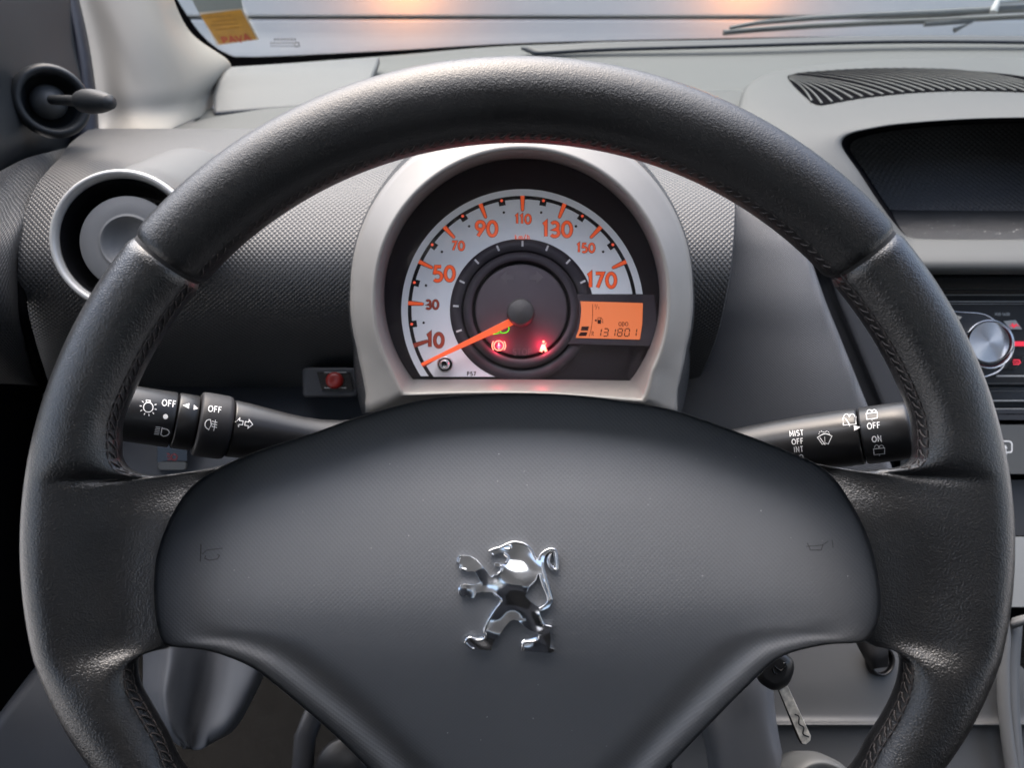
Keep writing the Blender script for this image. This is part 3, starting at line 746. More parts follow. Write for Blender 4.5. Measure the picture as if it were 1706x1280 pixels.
def lampat(name, u, v, d, col, e, rad=.0015):
    ld = bpy.data.lights.new(name, 'POINT'); ld.energy = e; ld.color = col; ld.shadow_soft_size = rad
    o = bpy.data.objects.new(name, ld); link(o, ic); o.matrix_parent_inverse = Matrix(); o.location = P(u, v, d)-base[ic]
lampat('warning_lamp_glow', 831, 576, DD-.0065, (1, .02, .07), .0032); lampat('warning_lamp_glow', 905, 578, DD-.0065, (1, .02, .07), .004)
# display
g = G()
plate([[(961, 490), (1092, 491), (1096, 540), (1086, 577), (940, 573), (952, 555), (958, 530)]], DD+.002, DD-.002, g)
build('display_housing', g, M['dial_dark'], ic, smooth=False, mods=[('bevel', .001, 2)])
scr = [(967, 502), (1071, 505), (1070, 540), (1066, 566), (1010, 564.5), (959, 563), (964.5, 548), (967.5, 530), (968.5, 515)]
g = plate([scr], DD-.001, DD-.0024); build('display_screen', g, M['lcd'], ic, smooth=False)
def lc(u, v, off=0): return P(u, v, DD-.0026-off)
g = G()
poly(g, [(969, 544), (981.5, 544), (979.5, 551), (967.5, 551)], lc); poly(g, [(967, 553.5), (979, 553.5), (976.5, 560), (963.5, 560)], lc)
ribbon(g, crv([(987, 507), (987.3, 525), (985.5, 545), (981.5, 561)], 14).tolist(), .8, lc)
write(g, '1', 991.5, 509.5, 4.5, .8, lc); write(g, '/', 994, 511.5, 8, .7, lc); write(g, '1', 997.5, 513.5, 4.5, .8, lc)
poly(g, [(990, 534), (994, 531.5), (994, 536.5)], lc)
ribbon(g, [(996, 529.5), (1001, 529.5), (1001, 539), (996, 539), 'c'], .9, lc); poly(g, [(996, 533), (1001, 533), (1001, 539), (996, 539)], lc)
ribbon(g, [(1001, 529.5), (1004, 532), (1004.5, 538), (1002.5, 536)], .8, lc)
write(g, 'R', 987.5, 556, 7, .8, lc); write(g, 'ODO', 1038.5, 540, 6.8, 1., lc, gap=.14)
SEG = {'0': 'abcdef', '1': 'bc', '3': 'abgcd', '8': 'abcdefg'}
def seg7(g, ch, u, v, h):
    w2, hh = h*.3, h/2; sh = lambda x, y: (u+x+(-y)*-.14*1.0, v-y)
    S = {'a': ((-w2, hh), (w2, hh)), 'g': ((-w2, 0), (w2, 0)), 'd': ((-w2, -hh), (w2, -hh)), 'f': ((-w2, hh), (-w2, 0)), 'e': ((-w2, 0), (-w2, -hh)), 'b': ((w2, hh), (w2, 0)), 'c': ((w2, 0), (w2, -hh))}
    for s in SEG[ch]:
        (x0, y0), (x1, y1) = S[s]; mx, my = (x0+x1)/2, (y0+y1)/2; k = .78
        ribbon(g, [(sh(mx+(x0-mx)*k, my+(y0-my)*k)), sh(mx+(x1-mx)*k, my+(y1-my)*k)], 1.7, lc)
for i, ch in enumerate('131801'): seg7(g, ch, 997.5+i*11.8, 554, 12.5)
build('display_print', g, M['lcd_ink'], ic, smooth=False)
# clear cover
lw = hood_loop((869, 493), 229, [(-38, 228.5), (217.5, 227.5)], .4665, bulge=1)
cvr = G(); n = len(lw); cvr.add(lw, [tuple(range(n))])
for p in lw: pass
build('clear_cover', cvr, M['lens'], ic, smooth=False, mods=[('solid', .0012, 0)])

# ================================================================== STALKS
def stalk(A, B, prof, D0, D1, u0, u1):
    """A,B axis pixel points at u0,u1; prof (u, radius px, material index)"""
    p0, p1 = P(*A, D0), P(*B, D1); ax = (p1-p0)
    x, y, a = frame(ax); loops = []; mis = []
    for (u, r, mi) in prof:
        q = (u-CU)/F; t = (-q*p0.z-p0.x)/(ax.x+q*ax.z); c = p0+ax*t; sc_ = (D0+(D1-D0)*t)/F
        loops.append([c+x*(r*sc_*math.cos(2*math.pi*i/56))+y*(r*sc_*math.sin(2*math.pi*i/56)) for i in range(56)]); mis.append(mi)
    return loops, mis
ls = thing('light_stalk', 'black light and indicator stalk with OFF lettering left of the steering column', 'stalk', P(600, 745, .40))
A, B = (180, 684), (620, 749)
def sect(prof, name, m, parent, A, B, D0, D1, u0, u1, cap0=False, cap1=False, **k):
    loops, _ = stalk(A, B, [(u, r, 0) for u, r in prof], D0, D1, u0, u1)
    g = loops_loft(loops)
    build(name, g, m, parent, **k); return g
kw = dict(A=A, B=B, D0=.345, D1=.40, u0=180, u1=620)
ga = sect([(176, 0), (176, 38), (180, 44), (186, 46.5), (200, 47), (286, 46.5), (288, 45), (288.5, 42), (288.5, 0)], 'light_switch', M['stalk'], ls, label='rotating end cap', **kw)
gb = sect([(290.5, 0), (290.5, 43), (292, 46), (294, 46.5), (323, 46), (324.5, 44), (325, 0)], 'stalk_sleeve', M['stalk'], ls, **kw)
gc_ = sect([(327, 0), (327, 49), (328.5, 52), (332, 53.5), (339, 54), (372, 53), (378, 51.5), (380.5, 48), (381, 0)], 'fog_light_ring', M['stalk_mat'], ls, **kw)
gd_ = sect([(382, 0), (382, 44), (383, 47), (386, 47.5), (410, 46), (440, 42.5), (470, 39), (500, 37), (530, 37), (560, 40), (590, 47), (620, 56), (650, 62)], 'stem', M['stalk'], ls, **kw)
pl = projector([ga, gb, gc_, gd_], .00015); L_ = lambda u, v, o=0: pl(u, v, o)
g = G()
write(g, 'OFF', 281.5, 672.5, 10.5, 1.5, L_, rot=-7, gap=.16, wide=1.1)
c = (247, 679); ribbon(g, arc(c, 8, 55, 415-0, 26)[:-1]+['c'], 1.6, L_); ribbon(g, [(243.8, 671), (243.6, 667), (250.4, 668), (250.4, 672)], 1.1, L_)
for t in (170, 205, 240, 275, 310, 345, 20, 135): ribbon(g, [(c[0]+11*math.cos(R(t)), c[1]-11*math.sin(R(t))), (c[0]+14.5*math.cos(R(t)), c[1]-14.5*math.sin(R(t)))], 1.4, L_)
disc(g, (275.7, 694.5), 4.2, L_, n=24)
ribbon(g, [(270, 713), (268, 724)]+[(272+10*math.cos(R(t)), 719.5-6.3*math.sin(R(t))+1) for t in range(-90, 91, 15)][0:]+['c'], 1.5, L_)
for k in range(5): ribbon(g, [(259.5-k*.7, 711.5+k*2.9), (267-k*.5, 712.2+k*2.9)], 1.2, L_)
build('white_print', g, M['white'], ls, smooth=False)
g = G(); poly(g, [(304, 676), (315.5, 672.5), (314.5, 681.5)], L_, .0001); poly(g, [(335-5, 681.3), (323, 675), (322.5, 683)], L_); build('white_print', g, M['white'], ls, smooth=False)
g = G(); write(g, 'OFF', 358, 682.3, 10, 1.5, L_, rot=-7, gap=.16, wide=1.1)
ribbon(g, [(350.5, 699.5)]+[(349.5-8*math.sin(R(t)), 707.5-8.3*math.cos(R(t))) for t in range(10, 171, 16)]+[(347.5, 716.5), (352, 708), 'c'], 1.5, L_)
for k in range(3): ribbon(g, [(353+k*-.3, 702+k*4.2), (362-k*.3, 704.3+k*4.2)], 1.2, L_)
ribbon(g, [(359, 700), (358, 706), (357.5, 711), (356, 718)], 1.2, L_)
build('white_print', g, M['white'], ls, smooth=False)
g = G()
for s, cx, cy in ((-1, 398.5, 704.3), (1, 414, 706.8)):
    pts = [(s*7, 0), (0, -7), (0, -3.2), (-s*6, -3.2), (-s*6, 3.2), (0, 3.2), (0, 7)]; ca, sa = math.cos(R(8)), math.sin(R(8))
    ribbon(g, [(cx+x*ca-y*sa, cy+x*sa+y*ca) for x, y in pts]+['c'], 1.3, L_)
build('white_print', g, M['white'], ls, smooth=False)

ws = thing('wiper_stalk', 'black wiper stalk lettered MIST OFF INT right of the steering column', 'stalk', P(1150, 760, .39))
kw = dict(A=(1150, 763), B=(1520, 716), D0=.385, D1=.34, u0=1150, u1=1520)
g1 = sect([(1130, 34), (1150, 33), (1180, 34), (1210, 36.5), (1250, 40), (1300, 43.5), (1350, 46), (1400, 47), (1430, 47), (1434, 46), (1435, 42), (1435, 0)], 'stem', M['stalk'], ws, **kw)
g2 = sect([(1437, 0), (1437, 43), (1438, 46.5), (1441, 47.5), (1490, 48), (1512, 47.5), (1518, 45), (1520, 40), (1520, 0)], 'rear_wiper_switch', M['stalk'], ws, label='rotating end cap', **kw)
pl2 = projector([g1, g2], .00015); L2 = lambda u, v, o=0: pl2(u, v, o)
g = G()
for s, u, v in (('MIST', 1338.5, 721), ('OFF', 1338.3, 734.8), ('INT', 1338.2, 748), ('LO', 1338.5, 761.5)): write(g, s, u, v, 9, 1.35, L2, rot=6, gap=.16, anchor='r', wide=1.05)
ribbon(g, [(1362, 729.5)]+[(1362+24*k/8, 729.5-5*math.sin(math.pi*k/8)-k*.3) for k in range(1, 9)]+[(1380, 740), (1375, 738.5), (1370, 740.5), 'c'], 1.3, L2)
ribbon(g, [(1366, 729.5), (1375, 741.5)], 1.5, L2); ribbon(g, [(1374, 728), (1374.5, 737)], .8, L2)
for cx in (1368.5, 1377.5): 
    for t in range(0, 181, 45): disc(g, (cx+4*math.cos(R(t)), 723-4*math.sin(R(t))), .8, L2, n=8)
def rearwin(g, u, v, w_, h, wiper=True):
    ribbon(g, [(u-w_/2, v-h/2+1), (u+w_/2, v-h/2-1), (u+w_/2, v+h/2-1), (u-w_/2+1, v+h/2+1), 'c'], 1.2, L2)
    ribbon(g, [(u, v-h/2-5), (u+.5, v+h/2+3)], .9, L2)
    for cx in (u-w_*.22, u+w_*.22): ribbon(g, [(cx+w_*.2*math.cos(R(t)), v-h/2-1-4.5*math.sin(R(t))) for t in range(0, 181, 20)], .9, L2)
rearwin(g, 1415, 702, 22, 12); ribbon(g, [(1409, 698), (1416, 709)], 1.3, L2)
poly(g, [(1422, 709), (1434, 712), (1423.5, 718)], L2)
build('white_print', g, M['white'], ws, smooth=False)
g = G(); rearwin(g, 1452.5, 693.5, 18.5, 9.5); write(g, 'OFF', 1455.5, 709.5, 10, 1.5, L2, rot=6, gap=.14, wide=1.1); write(g, 'ON', 1460.5, 731.5, 9.8, 1.7, L2, rot=6, gap=.16, wide=1.1)
rearwin(g, 1464.5, 752, 18.5, 9.5)
build('white_print', g, M['white'], ws, smooth=False)

# ================================================================== DASHBOARD
da = thing('dashboard', 'grey dimpled plastic dashboard with open tray and slatted vent behind the wheel', 'dashboard', P(853, 700, .62))
# dimpled roll
rows = []
for v, d, uL, uR in ((214, .70, 150, 1190), (236, .63, 120, 1205), (262, .575, 100, 1215), (310, .53, 60, 1224), (380, .508, 35, 1223), (440, .502, 30, 1218), (500, .512, 30, 1208), (560, .54, 38, 1194), (610, .58, 55, 1174), (650, .62, 75, 1152), (690, .66, 90, 1124), (730, .74, 95, 1100)):
    rows.append([(uL+(uR-uL)*k/6, v, d) for k in range(7)])
roll = patch(rows, 120, 60)
build('dash_roll', roll, M['roll'], da)
# edge face of the roll at the right end
ends = [r[-1] for r in rows]
g = patch([[e for e in ends], [(e[0]+1.5, e[1], e[2]+.002) for e in ends], [(e[0]+1.5, e[1], e[2]+.06) for e in ends]], 50, 8); build('roll_end', g, M['panel_dark'], da)
# lit shelf left of the wheel, above the roll
g = patch([[(352, 180, .86), (430, 176, .87), (520, 171, .88), (640, 164, .9), (900, 150, .9), (1240, 150, .9)],
           [(165, 236, .74), (250, 224, .76), (360, 196, .78), (560, 180, .80), (900, 170, .80), (1240, 168, .8)],
           [(150, 252, .68), (250, 240, .685), (360, 225, .69), (560, 205, .70), (900, 200, .70), (1240, 200, .7)],
           [(140, 262, .61), (250, 258, .60), (360, 252, .60), (560, 240, .60), (900, 235, .60), (1230, 235, .6)]], 80, 24)
build('dash_shelf', g, M['dash'], da)
# ribbed speaker panel
M['ribbed'] = mat('finely_ribbed_plastic', (.085, .087, .09), .5, spec=.4, bump=bump_lattice(.005, .0006, .6, True))
g = patch([[(385, 111, .90), (450, 107, .92), (540, 101, .94), (632, 95, .96)], [(370, 126, .88), (450, 121, .895), (540, 116, .91), (628, 109, .925)], [(356, 155, .86), (450, 148, .87), (540, 142, .88), (618, 133, .89)], [(356, 188, .83), (450, 181, .84), (540, 175, .85), (606, 170, .855)]], 40, 24)
build('side_defroster_panel', g, M['ribbed'], da, mods=[('solid', .006, -1)])
# top pad along the windscreen
g = patch([[(375, 113, 1.0), (640, 93, 1.04), (870, 75, 1.08), (1200, 68, 1.1), (1500, 64, 1.1), (1900, 66, 1.08)],
           [(375, 122, .97), (640, 103, 1.0), (870, 88, 1.03), (1200, 84, 1.05), (1500, 80, 1.05), (1900, 82, 1.03)],
           [(400, 150, .92), (640, 135, .93), (870, 128, .95), (1200, 124, .95), (1500, 112, .97), (1900, 115, .97)],
           [(400, 172, .88), (640, 160, .89), (870, 152, .9), (1200, 150, .9), (1500, 135, .93), (1900, 140, .93)],
           [(420, 196, .86), (640, 190, .86), (870, 182, .87), (1200, 182, .87), (1500, 160, .92), (1900, 165, .92)]], 90, 24)
build('top_pad', g, M['dash'], da)
# demister slot
g = patch([[(868, 80, 1.02), (1000, 72, 1.03), (1200, 68, 1.04), (1500, 61, 1.05), (1800, 62, 1.04)], [(892, 90, 1.01), (1000, 84, 1.02), (1200, 78, 1.03), (1500, 70, 1.04), (1800, 72, 1.03)]], 60, 6)
build('demister_slot', g, M['panel_dark'], da, mods=[('solid', .004, 0)])
# centre pod: loft from tray lip outwards
N_ = 240
def lp(pts): return [Vector(p) for p in crv([tuple(P(*p)) for p in pts], N_, True)]
lipp = [(1512, 394), (1490, 372), (1462, 334), (1432, 288), (1408, 254), (1402, 240), (1406, 230), (1420, 222), (1450, 215), (1500, 207), (1600, 199), (1700, 196), (1800, 197), (1880, 220), (1890, 310), (1880, 390), (1800, 398), (1700, 399), (1600, 399), (1540, 398)]
lipd = [.595, .60, .605, .612, .622, .627, .631, .634, .637, .64, .645, .648, .648, .645, .62, .6, .592, .592, .592, .593]
outp = [(1430, 458), (1395, 450), (1340, 425), (1290, 385), (1240, 345), (1222, 290), (1220, 235), (1226, 200), (1232, 170), (1242, 140), (1262, 122), (1330, 108), (1480, 98), (1640, 97), (1860, 105), (1990, 180), (2000, 330), (1950, 457), (1700, 457), (1540, 457)]
outd = [.575, .57, .568, .57, .58, .61, .65, .68, .72, .78, .83, .87, .92, .94, .93, .80, .65, .575, .575, .575]
# match loops by index via dense resampling of matched control sets
def matched(a, b_, t, dt=0):
    return [(p[0]+(q[0]-p[0])*t, p[1]+(q[1]-p[1])*t) for p, q in zip(a, b_)]
# reorder outer so indices pair sensibly with the lip
outp = [(1500, 457), (1452, 457), (1400, 452), (1330, 420), (1262, 362), (1230, 300), (1221, 240), (1232, 176), (1252, 138), (1310, 116), (1480, 99), (1680, 97), (1860, 104), (1980, 190), (2000, 320), (1960, 440), (1830, 457), (1720, 457), (1620, 457), (1550, 457)]
outd = [.573, .572, .569, .567, .573, .60, .645, .72, .79, .845, .90, .92, .91, .80, .66, .58, .574, .573, .573, .573]
def podloop(t, bulge):
    pts = []
    for p, q, dp, dq in zip(lipp, outp, lipd, outd):
        pts.append((p[0]+(q[0]-p[0])*t, p[1]+(q[1]-p[1])*t, dp+(dq-dp)*t-bulge))
    return lp(pts)
pod = loops_loft([podloop(0, -.012), podloop(0, -.004), podloop(.012, -.001), podloop(.03, .001), podloop(.08, .003), podloop(.2, .006), podloop(.4, .011), podloop(.6, .013), podloop(.8, .012), podloop(.93, .006), podloop(.985, .001), podloop(1, -.004), podloop(1.01, -.02)])
build('centre_pod', pod, M['dash'], da)
# tray
def trayloop(s, dv, d, du=0): return lp([(1640+(p[0]-1640)*s+du, 310+(p[1]-310)*s+dv, d) for p in lipp])
tr_l = [podloop(0, -.012), trayloop(.97, 1, .66), trayloop(.94, 2, .70)]
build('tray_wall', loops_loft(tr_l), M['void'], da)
M['traymat'] = mat('dimpled_tray_plastic', (.05, .05, .05), .5, spec=.4, bump=bump_lattice(.0058, .0008, .8, True))
g = patch([[(1400, 190, .745), (1560, 180, .745), (1720, 178, .745), (1900, 180, .745)], [(1410, 262, .73), (1560, 256, .73), (1720, 256, .73), (1900, 258, .73)], [(1440, 310, .722), (1560, 308, .722), (1720, 308, .722), (1900, 308, .722)], [(1470, 349, .715), (1560, 351, .715), (1720, 352, .715), (1900, 352, .715)]], 60, 30)
build('tray_back', g, M['traymat'], da)
g = patch([[(1430, 347, .72), (1560, 349, .72), (1720, 350, .72), (1900, 350, .72)], [(1450, 353, .70), (1560, 355, .70), (1720, 356, .70), (1900, 356, .70)], [(1470, 376, .65), (1560, 376, .65), (1720, 377, .65), (1900, 377, .65)], [(1490, 402, .598), (1560, 404, .598), (1720, 404, .598), (1900, 404, .598)]], 60, 20)
M['dusty'] = mat('dusty_tray_plastic', (.018, .019, .021), .5, var=(60, .15), bump=bump_lattice(.0025, .0004, .5, False))
trayg = g; build('tray_floor', g, M['dusty'], da)
# dust specks on the tray floor
pt = projector([trayg], .0001); g = G()
for k in range(26):
    u, v = random.uniform(1515, 1706), random.uniform(360, 392); a = random.uniform(0, 3.14); L = random.uniform(.5, 3)
    ribbon(g, [(u, v), (u+L*math.cos(a), v+L*.5*math.sin(a))], random.uniform(.5, 1.0), lambda x, y, o: pt(x, y, 0))
tag(build('dust', g, M['grey_light'], da, smooth=False), kind='stuff')
# slatted vent on the pod
pp = projector([pod], .0004)
top_c = crv([(1311, 127), (1330, 122), (1370, 118.5), (1430, 115), (1500, 114), (1580, 116), (1650, 121), (1706, 128), (1770, 140)], 60)
bot_c = crv([(1311, 129), (1322, 143), (1345, 165), (1358, 174), (1372, 175), (1410, 168), (1450, 162), (1520, 155), (1590, 152), (1650, 152), (1706, 154), (1770, 158)], 60)
g = G(); poly(g, top_c.tolist()+bot_c[::-1].tolist(), lambda u, v, o: pp(u, v, .0002))
g2_ = G()
nn = 60
vs = [pp(*p, .0002) for p in top_c]+[pp(*p, .0002) for p in bot_c]
# strip resampled by x so the panel follows the pod
xs = np.linspace(1312, 1768, 90); tv = np.interp(xs, top_c[:, 0], top_c[:, 1]); bv = np.interp(xs, bot_c[:, 0], bot_c[:, 1])
grid = [[pp(x, a+(b_-a)*k/8, .0002) for x, a, b_ in zip(xs, tv, bv)] for k in range(9)]
g = loops_loft(grid, False); build('vent_shade_strip', g, M['void'], da)  # black strip lying on the pod, its colour standing in for shade between slats
for k in range(27):
    xb = 1352+k*17.0
    vb = float(np.interp(xb, bot_c[:, 0], bot_c[:, 1])); x0 = max(1314, xb-150-k*1.2); v0 = float(np.interp(x0, top_c[:, 0], top_c[:, 1]))+(.5 if k > 6 else 1.5+ (6-k)*1.0)
    xm = x0+(xb-x0)*.62; vm = v0+(vb-v0)*.22+.5
    pts = []
    for i in range(15):
        t = i/14; x = (1-t)**2*x0+2*t*(1-t)*xm+t*t*xb; v = (1-t)**2*v0+2*t*(1-t)*vm+t*t*vb
        v = max(v, float(np.interp(x, top_c[:, 0], top_c[:, 1]))+.3); pts.append(pp(x, v, .0010))
    if xb > 1765: break
    build('slat', tube(pts, lambda t: .0003+.0008*t, 6), M['dash'], da)
# lip line round the pod front (rounded inner ridge)
# smooth centre panel right of the roll
rows = []
for v, uL, uR, dL, dR in ((300, 1200, 1300, .60, .60), (345, 1215, 1300, .585, .575), (390, 1212, 1330, .58, .562), (430, 1208, 1347, .58, .556), (500, 1196, 1371, .582, .550), (560, 1180, 1395, .59, .548), (620, 1155, 1419, .60, .546), (680, 1115, 1443, .615, .546), (740, 1080, 1467, .63, .548), (800, 1050, 1490, .65, .55)):
    rows.append([(uL, v, dL), (uL+(uR-uL)*.33, v, dL+(dR-dL)*.45), (uL+(uR-uL)*.7, v, dL+(dR-dL)*.85), (uR-6, v, dR), (uR, v, dR+.002), (uR+3, v, dR+.008), (uR+4, v, dR+.03)])
g = patch(rows, 70, 50); cpg = g; build('centre_panel', g, M['panel'], da)
# darker recessed panel next to it
rows = []
for v, uL in ((380, 1300), (440, 1345), (500, 1366), (560, 1390), (620, 1414), (680, 1438), (740, 1460)):
    rows.append([(uL, v, .585), (uL+18+(v-380)*.02, v, .583), (uL+26+(v-380)*.03, v, .575), (uL+40, v, .571), (uL+130, v, .57), (uL+170, v, .572)])
g = patch(rows, 50, 24); build('side_panel', g, M['panel_dark'], da)
# lower centre stack: bezel strip, switch strip
def slab(name, u0, v0, u1, v1, d, m, parent, r=3, th=.02, bev=.0012, **k):
    g = plate([rrect(u0, v0, u1, v1, r)], d+th, d); return build(name, g, m, parent, smooth=False, mods=[('bevel', bev, 3)], **k)
slab('stack_backing', 1490, 455, 2000, 1300, .66, M['void'], da)
slab('stack_trim', 1500, 691, 2000, 700, .602, M['panel_dark'], da)
slab('stack_trim', 1500, 682, 2000, 689.5, .604, M['panel_dark'], da)
M['mid'] = mat('mid_grey_plastic', (.085, .088, .088), .5, var=(9, .08), bump=bump_noise(1400, .0001, .5))
slab('switch_strip', 1500, 708, 2000, 790, .597, M['mid'], da, th=.03, bev=.003)
slab('lower_strip', 1500, 800, 2000, 893, .61, M['panel_dark'], da, th=.03, bev=.003)
slab('console_cheek', 1640, 895, 2000, 1012, .59, M['grey_light'], da, th=.05, bev=.003)
def st(u, v, o=0): return P(u, v, .597-.0002-o)
g = G(); ribbon(g, [(1645, 735.5), (1681, 735.5), (1684.5, 737), (1686, 740), (1686, 751), (1684.5, 753.5), (1681, 754), (1645, 754), 'c'], 2.2, st)
ribbon(g, [(1677, 758), (1675.5, 749), (1673, 743)], 1.6, st); poly(g, [(1675, 741), (1678.5, 748), (1673.5, 747.5)], st, .0001)
build('demister_symbol', g, M['white'], da, smooth=False)
# lower dash left: dark fascia with two buttons
rows = [[(60, 600, .66), (300, 600, .66), (480, 600, .65), (620, 600, .64)], [(70, 660, .60), (300, 665, .60), (480, 668, .60), (640, 670, .6)], [(80, 740, .575), (300, 745, .57), (480, 745, .57), (700, 750, .58)], [(90, 830, .56), (300, 835, .56), (480, 835, .56), (700, 840, .57)], [(100, 960, .57), (300, 960, .57), (480, 960, .57), (700, 960, .6)]]
M['fascia'] = mat('slate_plastic', (.055, .06, .07), .5, var=(8, .12), bump=bump_noise(1200, .0001, .5))
g = patch(rows, 40, 40); build('lower_fascia', g, M['fascia'], da)
g = chamfer(rrect(504, 612, 598, 662, 8), 0, [(0, .6), (0, .553), (2, .551), (9, .551)]); build('button_bezel', g, M['panel_dark'], da)
g = plate([[(528, 620), (582, 620), (588, 650), (536, 650)]], .551, .5485); build('button_face', g, M['gloss'], da, smooth=False)
g = lathe(P(558, 634, .5485), (0, 0, 1), [(14*.55/F, 0), (13*.58/F, .003), (7*.58/F, .004), (4*.58/F, .0035), (0, .0035)], 32); build('immobiliser_button', g, M['red_plastic'], da, label='round red button')
g = G(); 
for v in (620.5, 646.5): ribbon(g, [(540, v), (577, v)], 1.2, lambda u, v_, o: P(u, v_, .5483))
build('button_print', g, M['grey_light'], da, smooth=False)
g = plate([rrect(262, 700, 312, 776, 6)], .565, .552); build('level_switch', g, M['gloss'], da, smooth=False, mods=[('bevel', .002, 2)])
g = chamfer(rrect(262, 770, 312, 784, 5), 0, [(0, .56), (0, .549), (2, .547), (4, .547)]); build('switch_lip', g, M['mid'], da)
g = G(); lq = lambda u, v, o=0: P(u, v, .5517-o)
ribbon(g, arc((290, 762), 4.8, 0, 350, 18)+['c'], 2.4, lq); ribbon(g, [(278, 756), (284, 758)], 2, lq); ribbon(g, [(278, 761), (284, 762)], 2, lq); ribbon(g, [(279, 766), (285, 766)], 2, lq)
build('lamp_level_symbol', g, M['red_plastic'], da, smooth=False)

# lower right: knee panel, column cheek, socket, crease
rows = [[(1120, 1040, .56), (1250, 1040, .55), (1400, 1040, .545), (1520, 1040, .55), (1720, 1040, .57)], [(1120, 1130, .545), (1250, 1130, .54), (1400, 1130, .535), (1520, 1130, .54), (1720, 1130, .56)],
        [(1120, 1195, .54), (1250, 1195, .535), (1400, 1195, .53), (1520, 1195, .535), (1720, 1195, .555)], [(1120, 1208, .533), (1250, 1208, .528), (1400, 1208, .523), (1520, 1208, .528), (1720, 1208, .55)],
        [(1120, 1217, .537), (1250, 1217, .532), (1400, 1217, .527), (1520, 1217, .532), (1720, 1217, .555)], [(1120, 1260, .537), (1250, 1260, .532), (1400, 1260, .527), (1520, 1260, .532), (1720, 1260, .555)], [(1120, 1340, .532), (1250, 1340, .527), (1400, 1340, .522), (1520, 1340, .527), (1720, 1340, .55)]]
M['knee'] = mat('knee_panel_plastic', (.075, .077, .08), .5, var=(8, .1), bump=bump_noise(1400, .0001, .5))
g = patch(rows, 50, 60); build('knee_panel', g, M['knee'], da)
g = lathe(P(1470, 1102, .535), (0.25, .1, 1), [(0.0, -.02), (.008, -.02), (.0085, 0), (.0092, .0012), (.0105, .0), (.011, -.004)], 40, mis=[0, 0, 1, 1, 1]); build('lock_socket', g, [M['void'], M['black']], da)
g = patch([[(1425, 1070, .533), (1450, 1068, .527), (1480, 1068, .527)], [(1438, 1095, .533), (1452, 1095, .525), (1480, 1090, .525)], [(1452, 1118, .533), (1458, 1115, .527), (1480, 1112, .527)]], 12, 12); build('socket_shield', g, M['black'], da)
M['rail'] = mat('soft_grey_plastic', (.16, .165, .17), .5)
g = tube([P(x, v, .535) for x, v in ((1668, 1010), (1673, 1060), (1671, 1110), (1672, 1170), (1678, 1230), (1688, 1300))], .004, 12); build('console_edge', g, M['rail'], da)
g = patch([[(1690, 1034, .54), (1706, 1028, .53), (1760, 1010, .52)], [(1684, 1045, .535), (1706, 1038, .527), (1760, 1020, .52)]], 12, 4); build('console_trim', g, M['rail'], da, mods=[('solid', .004, 0)])
g = patch([[(1690, 1040, .56), (1760, 1030, .56)], [(1690, 1300, .56), (1760, 1300, .56)]], 6, 6); build('console_side', g, M['carpet'], da)
g = patch([[(1672, 1040, .548), (1683, 1036, .54), (1699, 1036, .54), (1704, 1040, .548)], [(1668, 1130, .548), (1677, 1130, .54), (1694, 1130, .54), (1699, 1130, .548)], [(1676, 1220, .548), (1685, 1220, .54), (1697, 1220, .54), (1702, 1220, .548)], [(1686, 1310, .548), (1694, 1310, .54), (1705, 1310, .54), (1712, 1310, .548)]], 20, 30); build('console_rail', g, M['rail'], da)

# steering column shroud (its cheeks show below the airbag)
cs = thing('column_shroud', 'slate plastic steering column shroud showing below the airbag on both sides', 'column cover', P(860, 1200, .46))
rows = [[(236, 1040, .50), (262, 1040, .475), (285, 1040, .462), (320, 1040, .47), (350, 1040, .482), (390, 1040, .47), (440, 1040, .462), (480, 1040, .47)],
        [(238, 1100, .50), (266, 1100, .475), (284, 1100, .462), (316, 1100, .472), (346, 1100, .484), (384, 1100, .47), (432, 1100, .465), (452, 1100, .475)],
        [(240, 1160, .50), (262, 1160, .475), (276, 1160, .462), (308, 1160, .474), (336, 1160, .486), (372, 1160, .47), (410, 1160, .467), (424, 1160, .48)],
        [(262, 1215, .50), (274, 1215, .478), (286, 1215, .466), (300, 1215, .474), (322, 1215, .486), (352, 1215, .472), (380, 1215, .47), (392, 1215, .486)],
        [(300, 1245, .51), (304, 1245, .495), (308, 1245, .48), (312, 1245, .48), (320, 1250, .488), (334, 1250, .48), (346, 1244, .48), (352, 1240, .5)]]
M['shroud'] = mat('shroud_plastic', (.10, .106, .118), .45, var=(8, .1), bump=bump_noise(1400, .0001, .5))
g = patch(rows, 70, 40); build('shroud_cheek', g, M['shroud'], cs, mods=[('solid', .003, -1)])
rows = [[(1140, 1060, .50), (1180, 1060, .475), (1230, 1060, .465), (1265, 1060, .462), (1280, 1060, .468), (1286, 1060, .49)],
        [(1150, 1140, .50), (1185, 1140, .475), (1232, 1140, .462), (1270, 1140, .46), (1282, 1140, .466), (1288, 1140, .49)],
        [(1168, 1210, .50), (1186, 1210, .475), (1235, 1210, .465), (1274, 1210, .46), (1289, 1210, .466), (1295, 1210, .49)],
        [(1182, 1290, .50), (1200, 1290, .475), (1245, 1290, .466), (1288, 1290, .46), (1304, 1290, .466), (1310, 1290, .49)],
        [(1190, 1360, .50), (1210, 1360, .475), (1255, 1360, .466), (1298, 1360, .46), (1314, 1360, .466), (1320, 1360, .49)]]
g = patch(rows, 60, 40); build('shroud_cheek', g, M['shroud'], cs, mods=[('solid', .003, -1)])
build('shroud_core', lathe(P(860, 1040, .42), tuple((FWD*.9+UPW*-.35)), [(0, 0), (.045, 0), (.05, .01), (.05, .2), (0, .2)], 40), M['void'], cs)

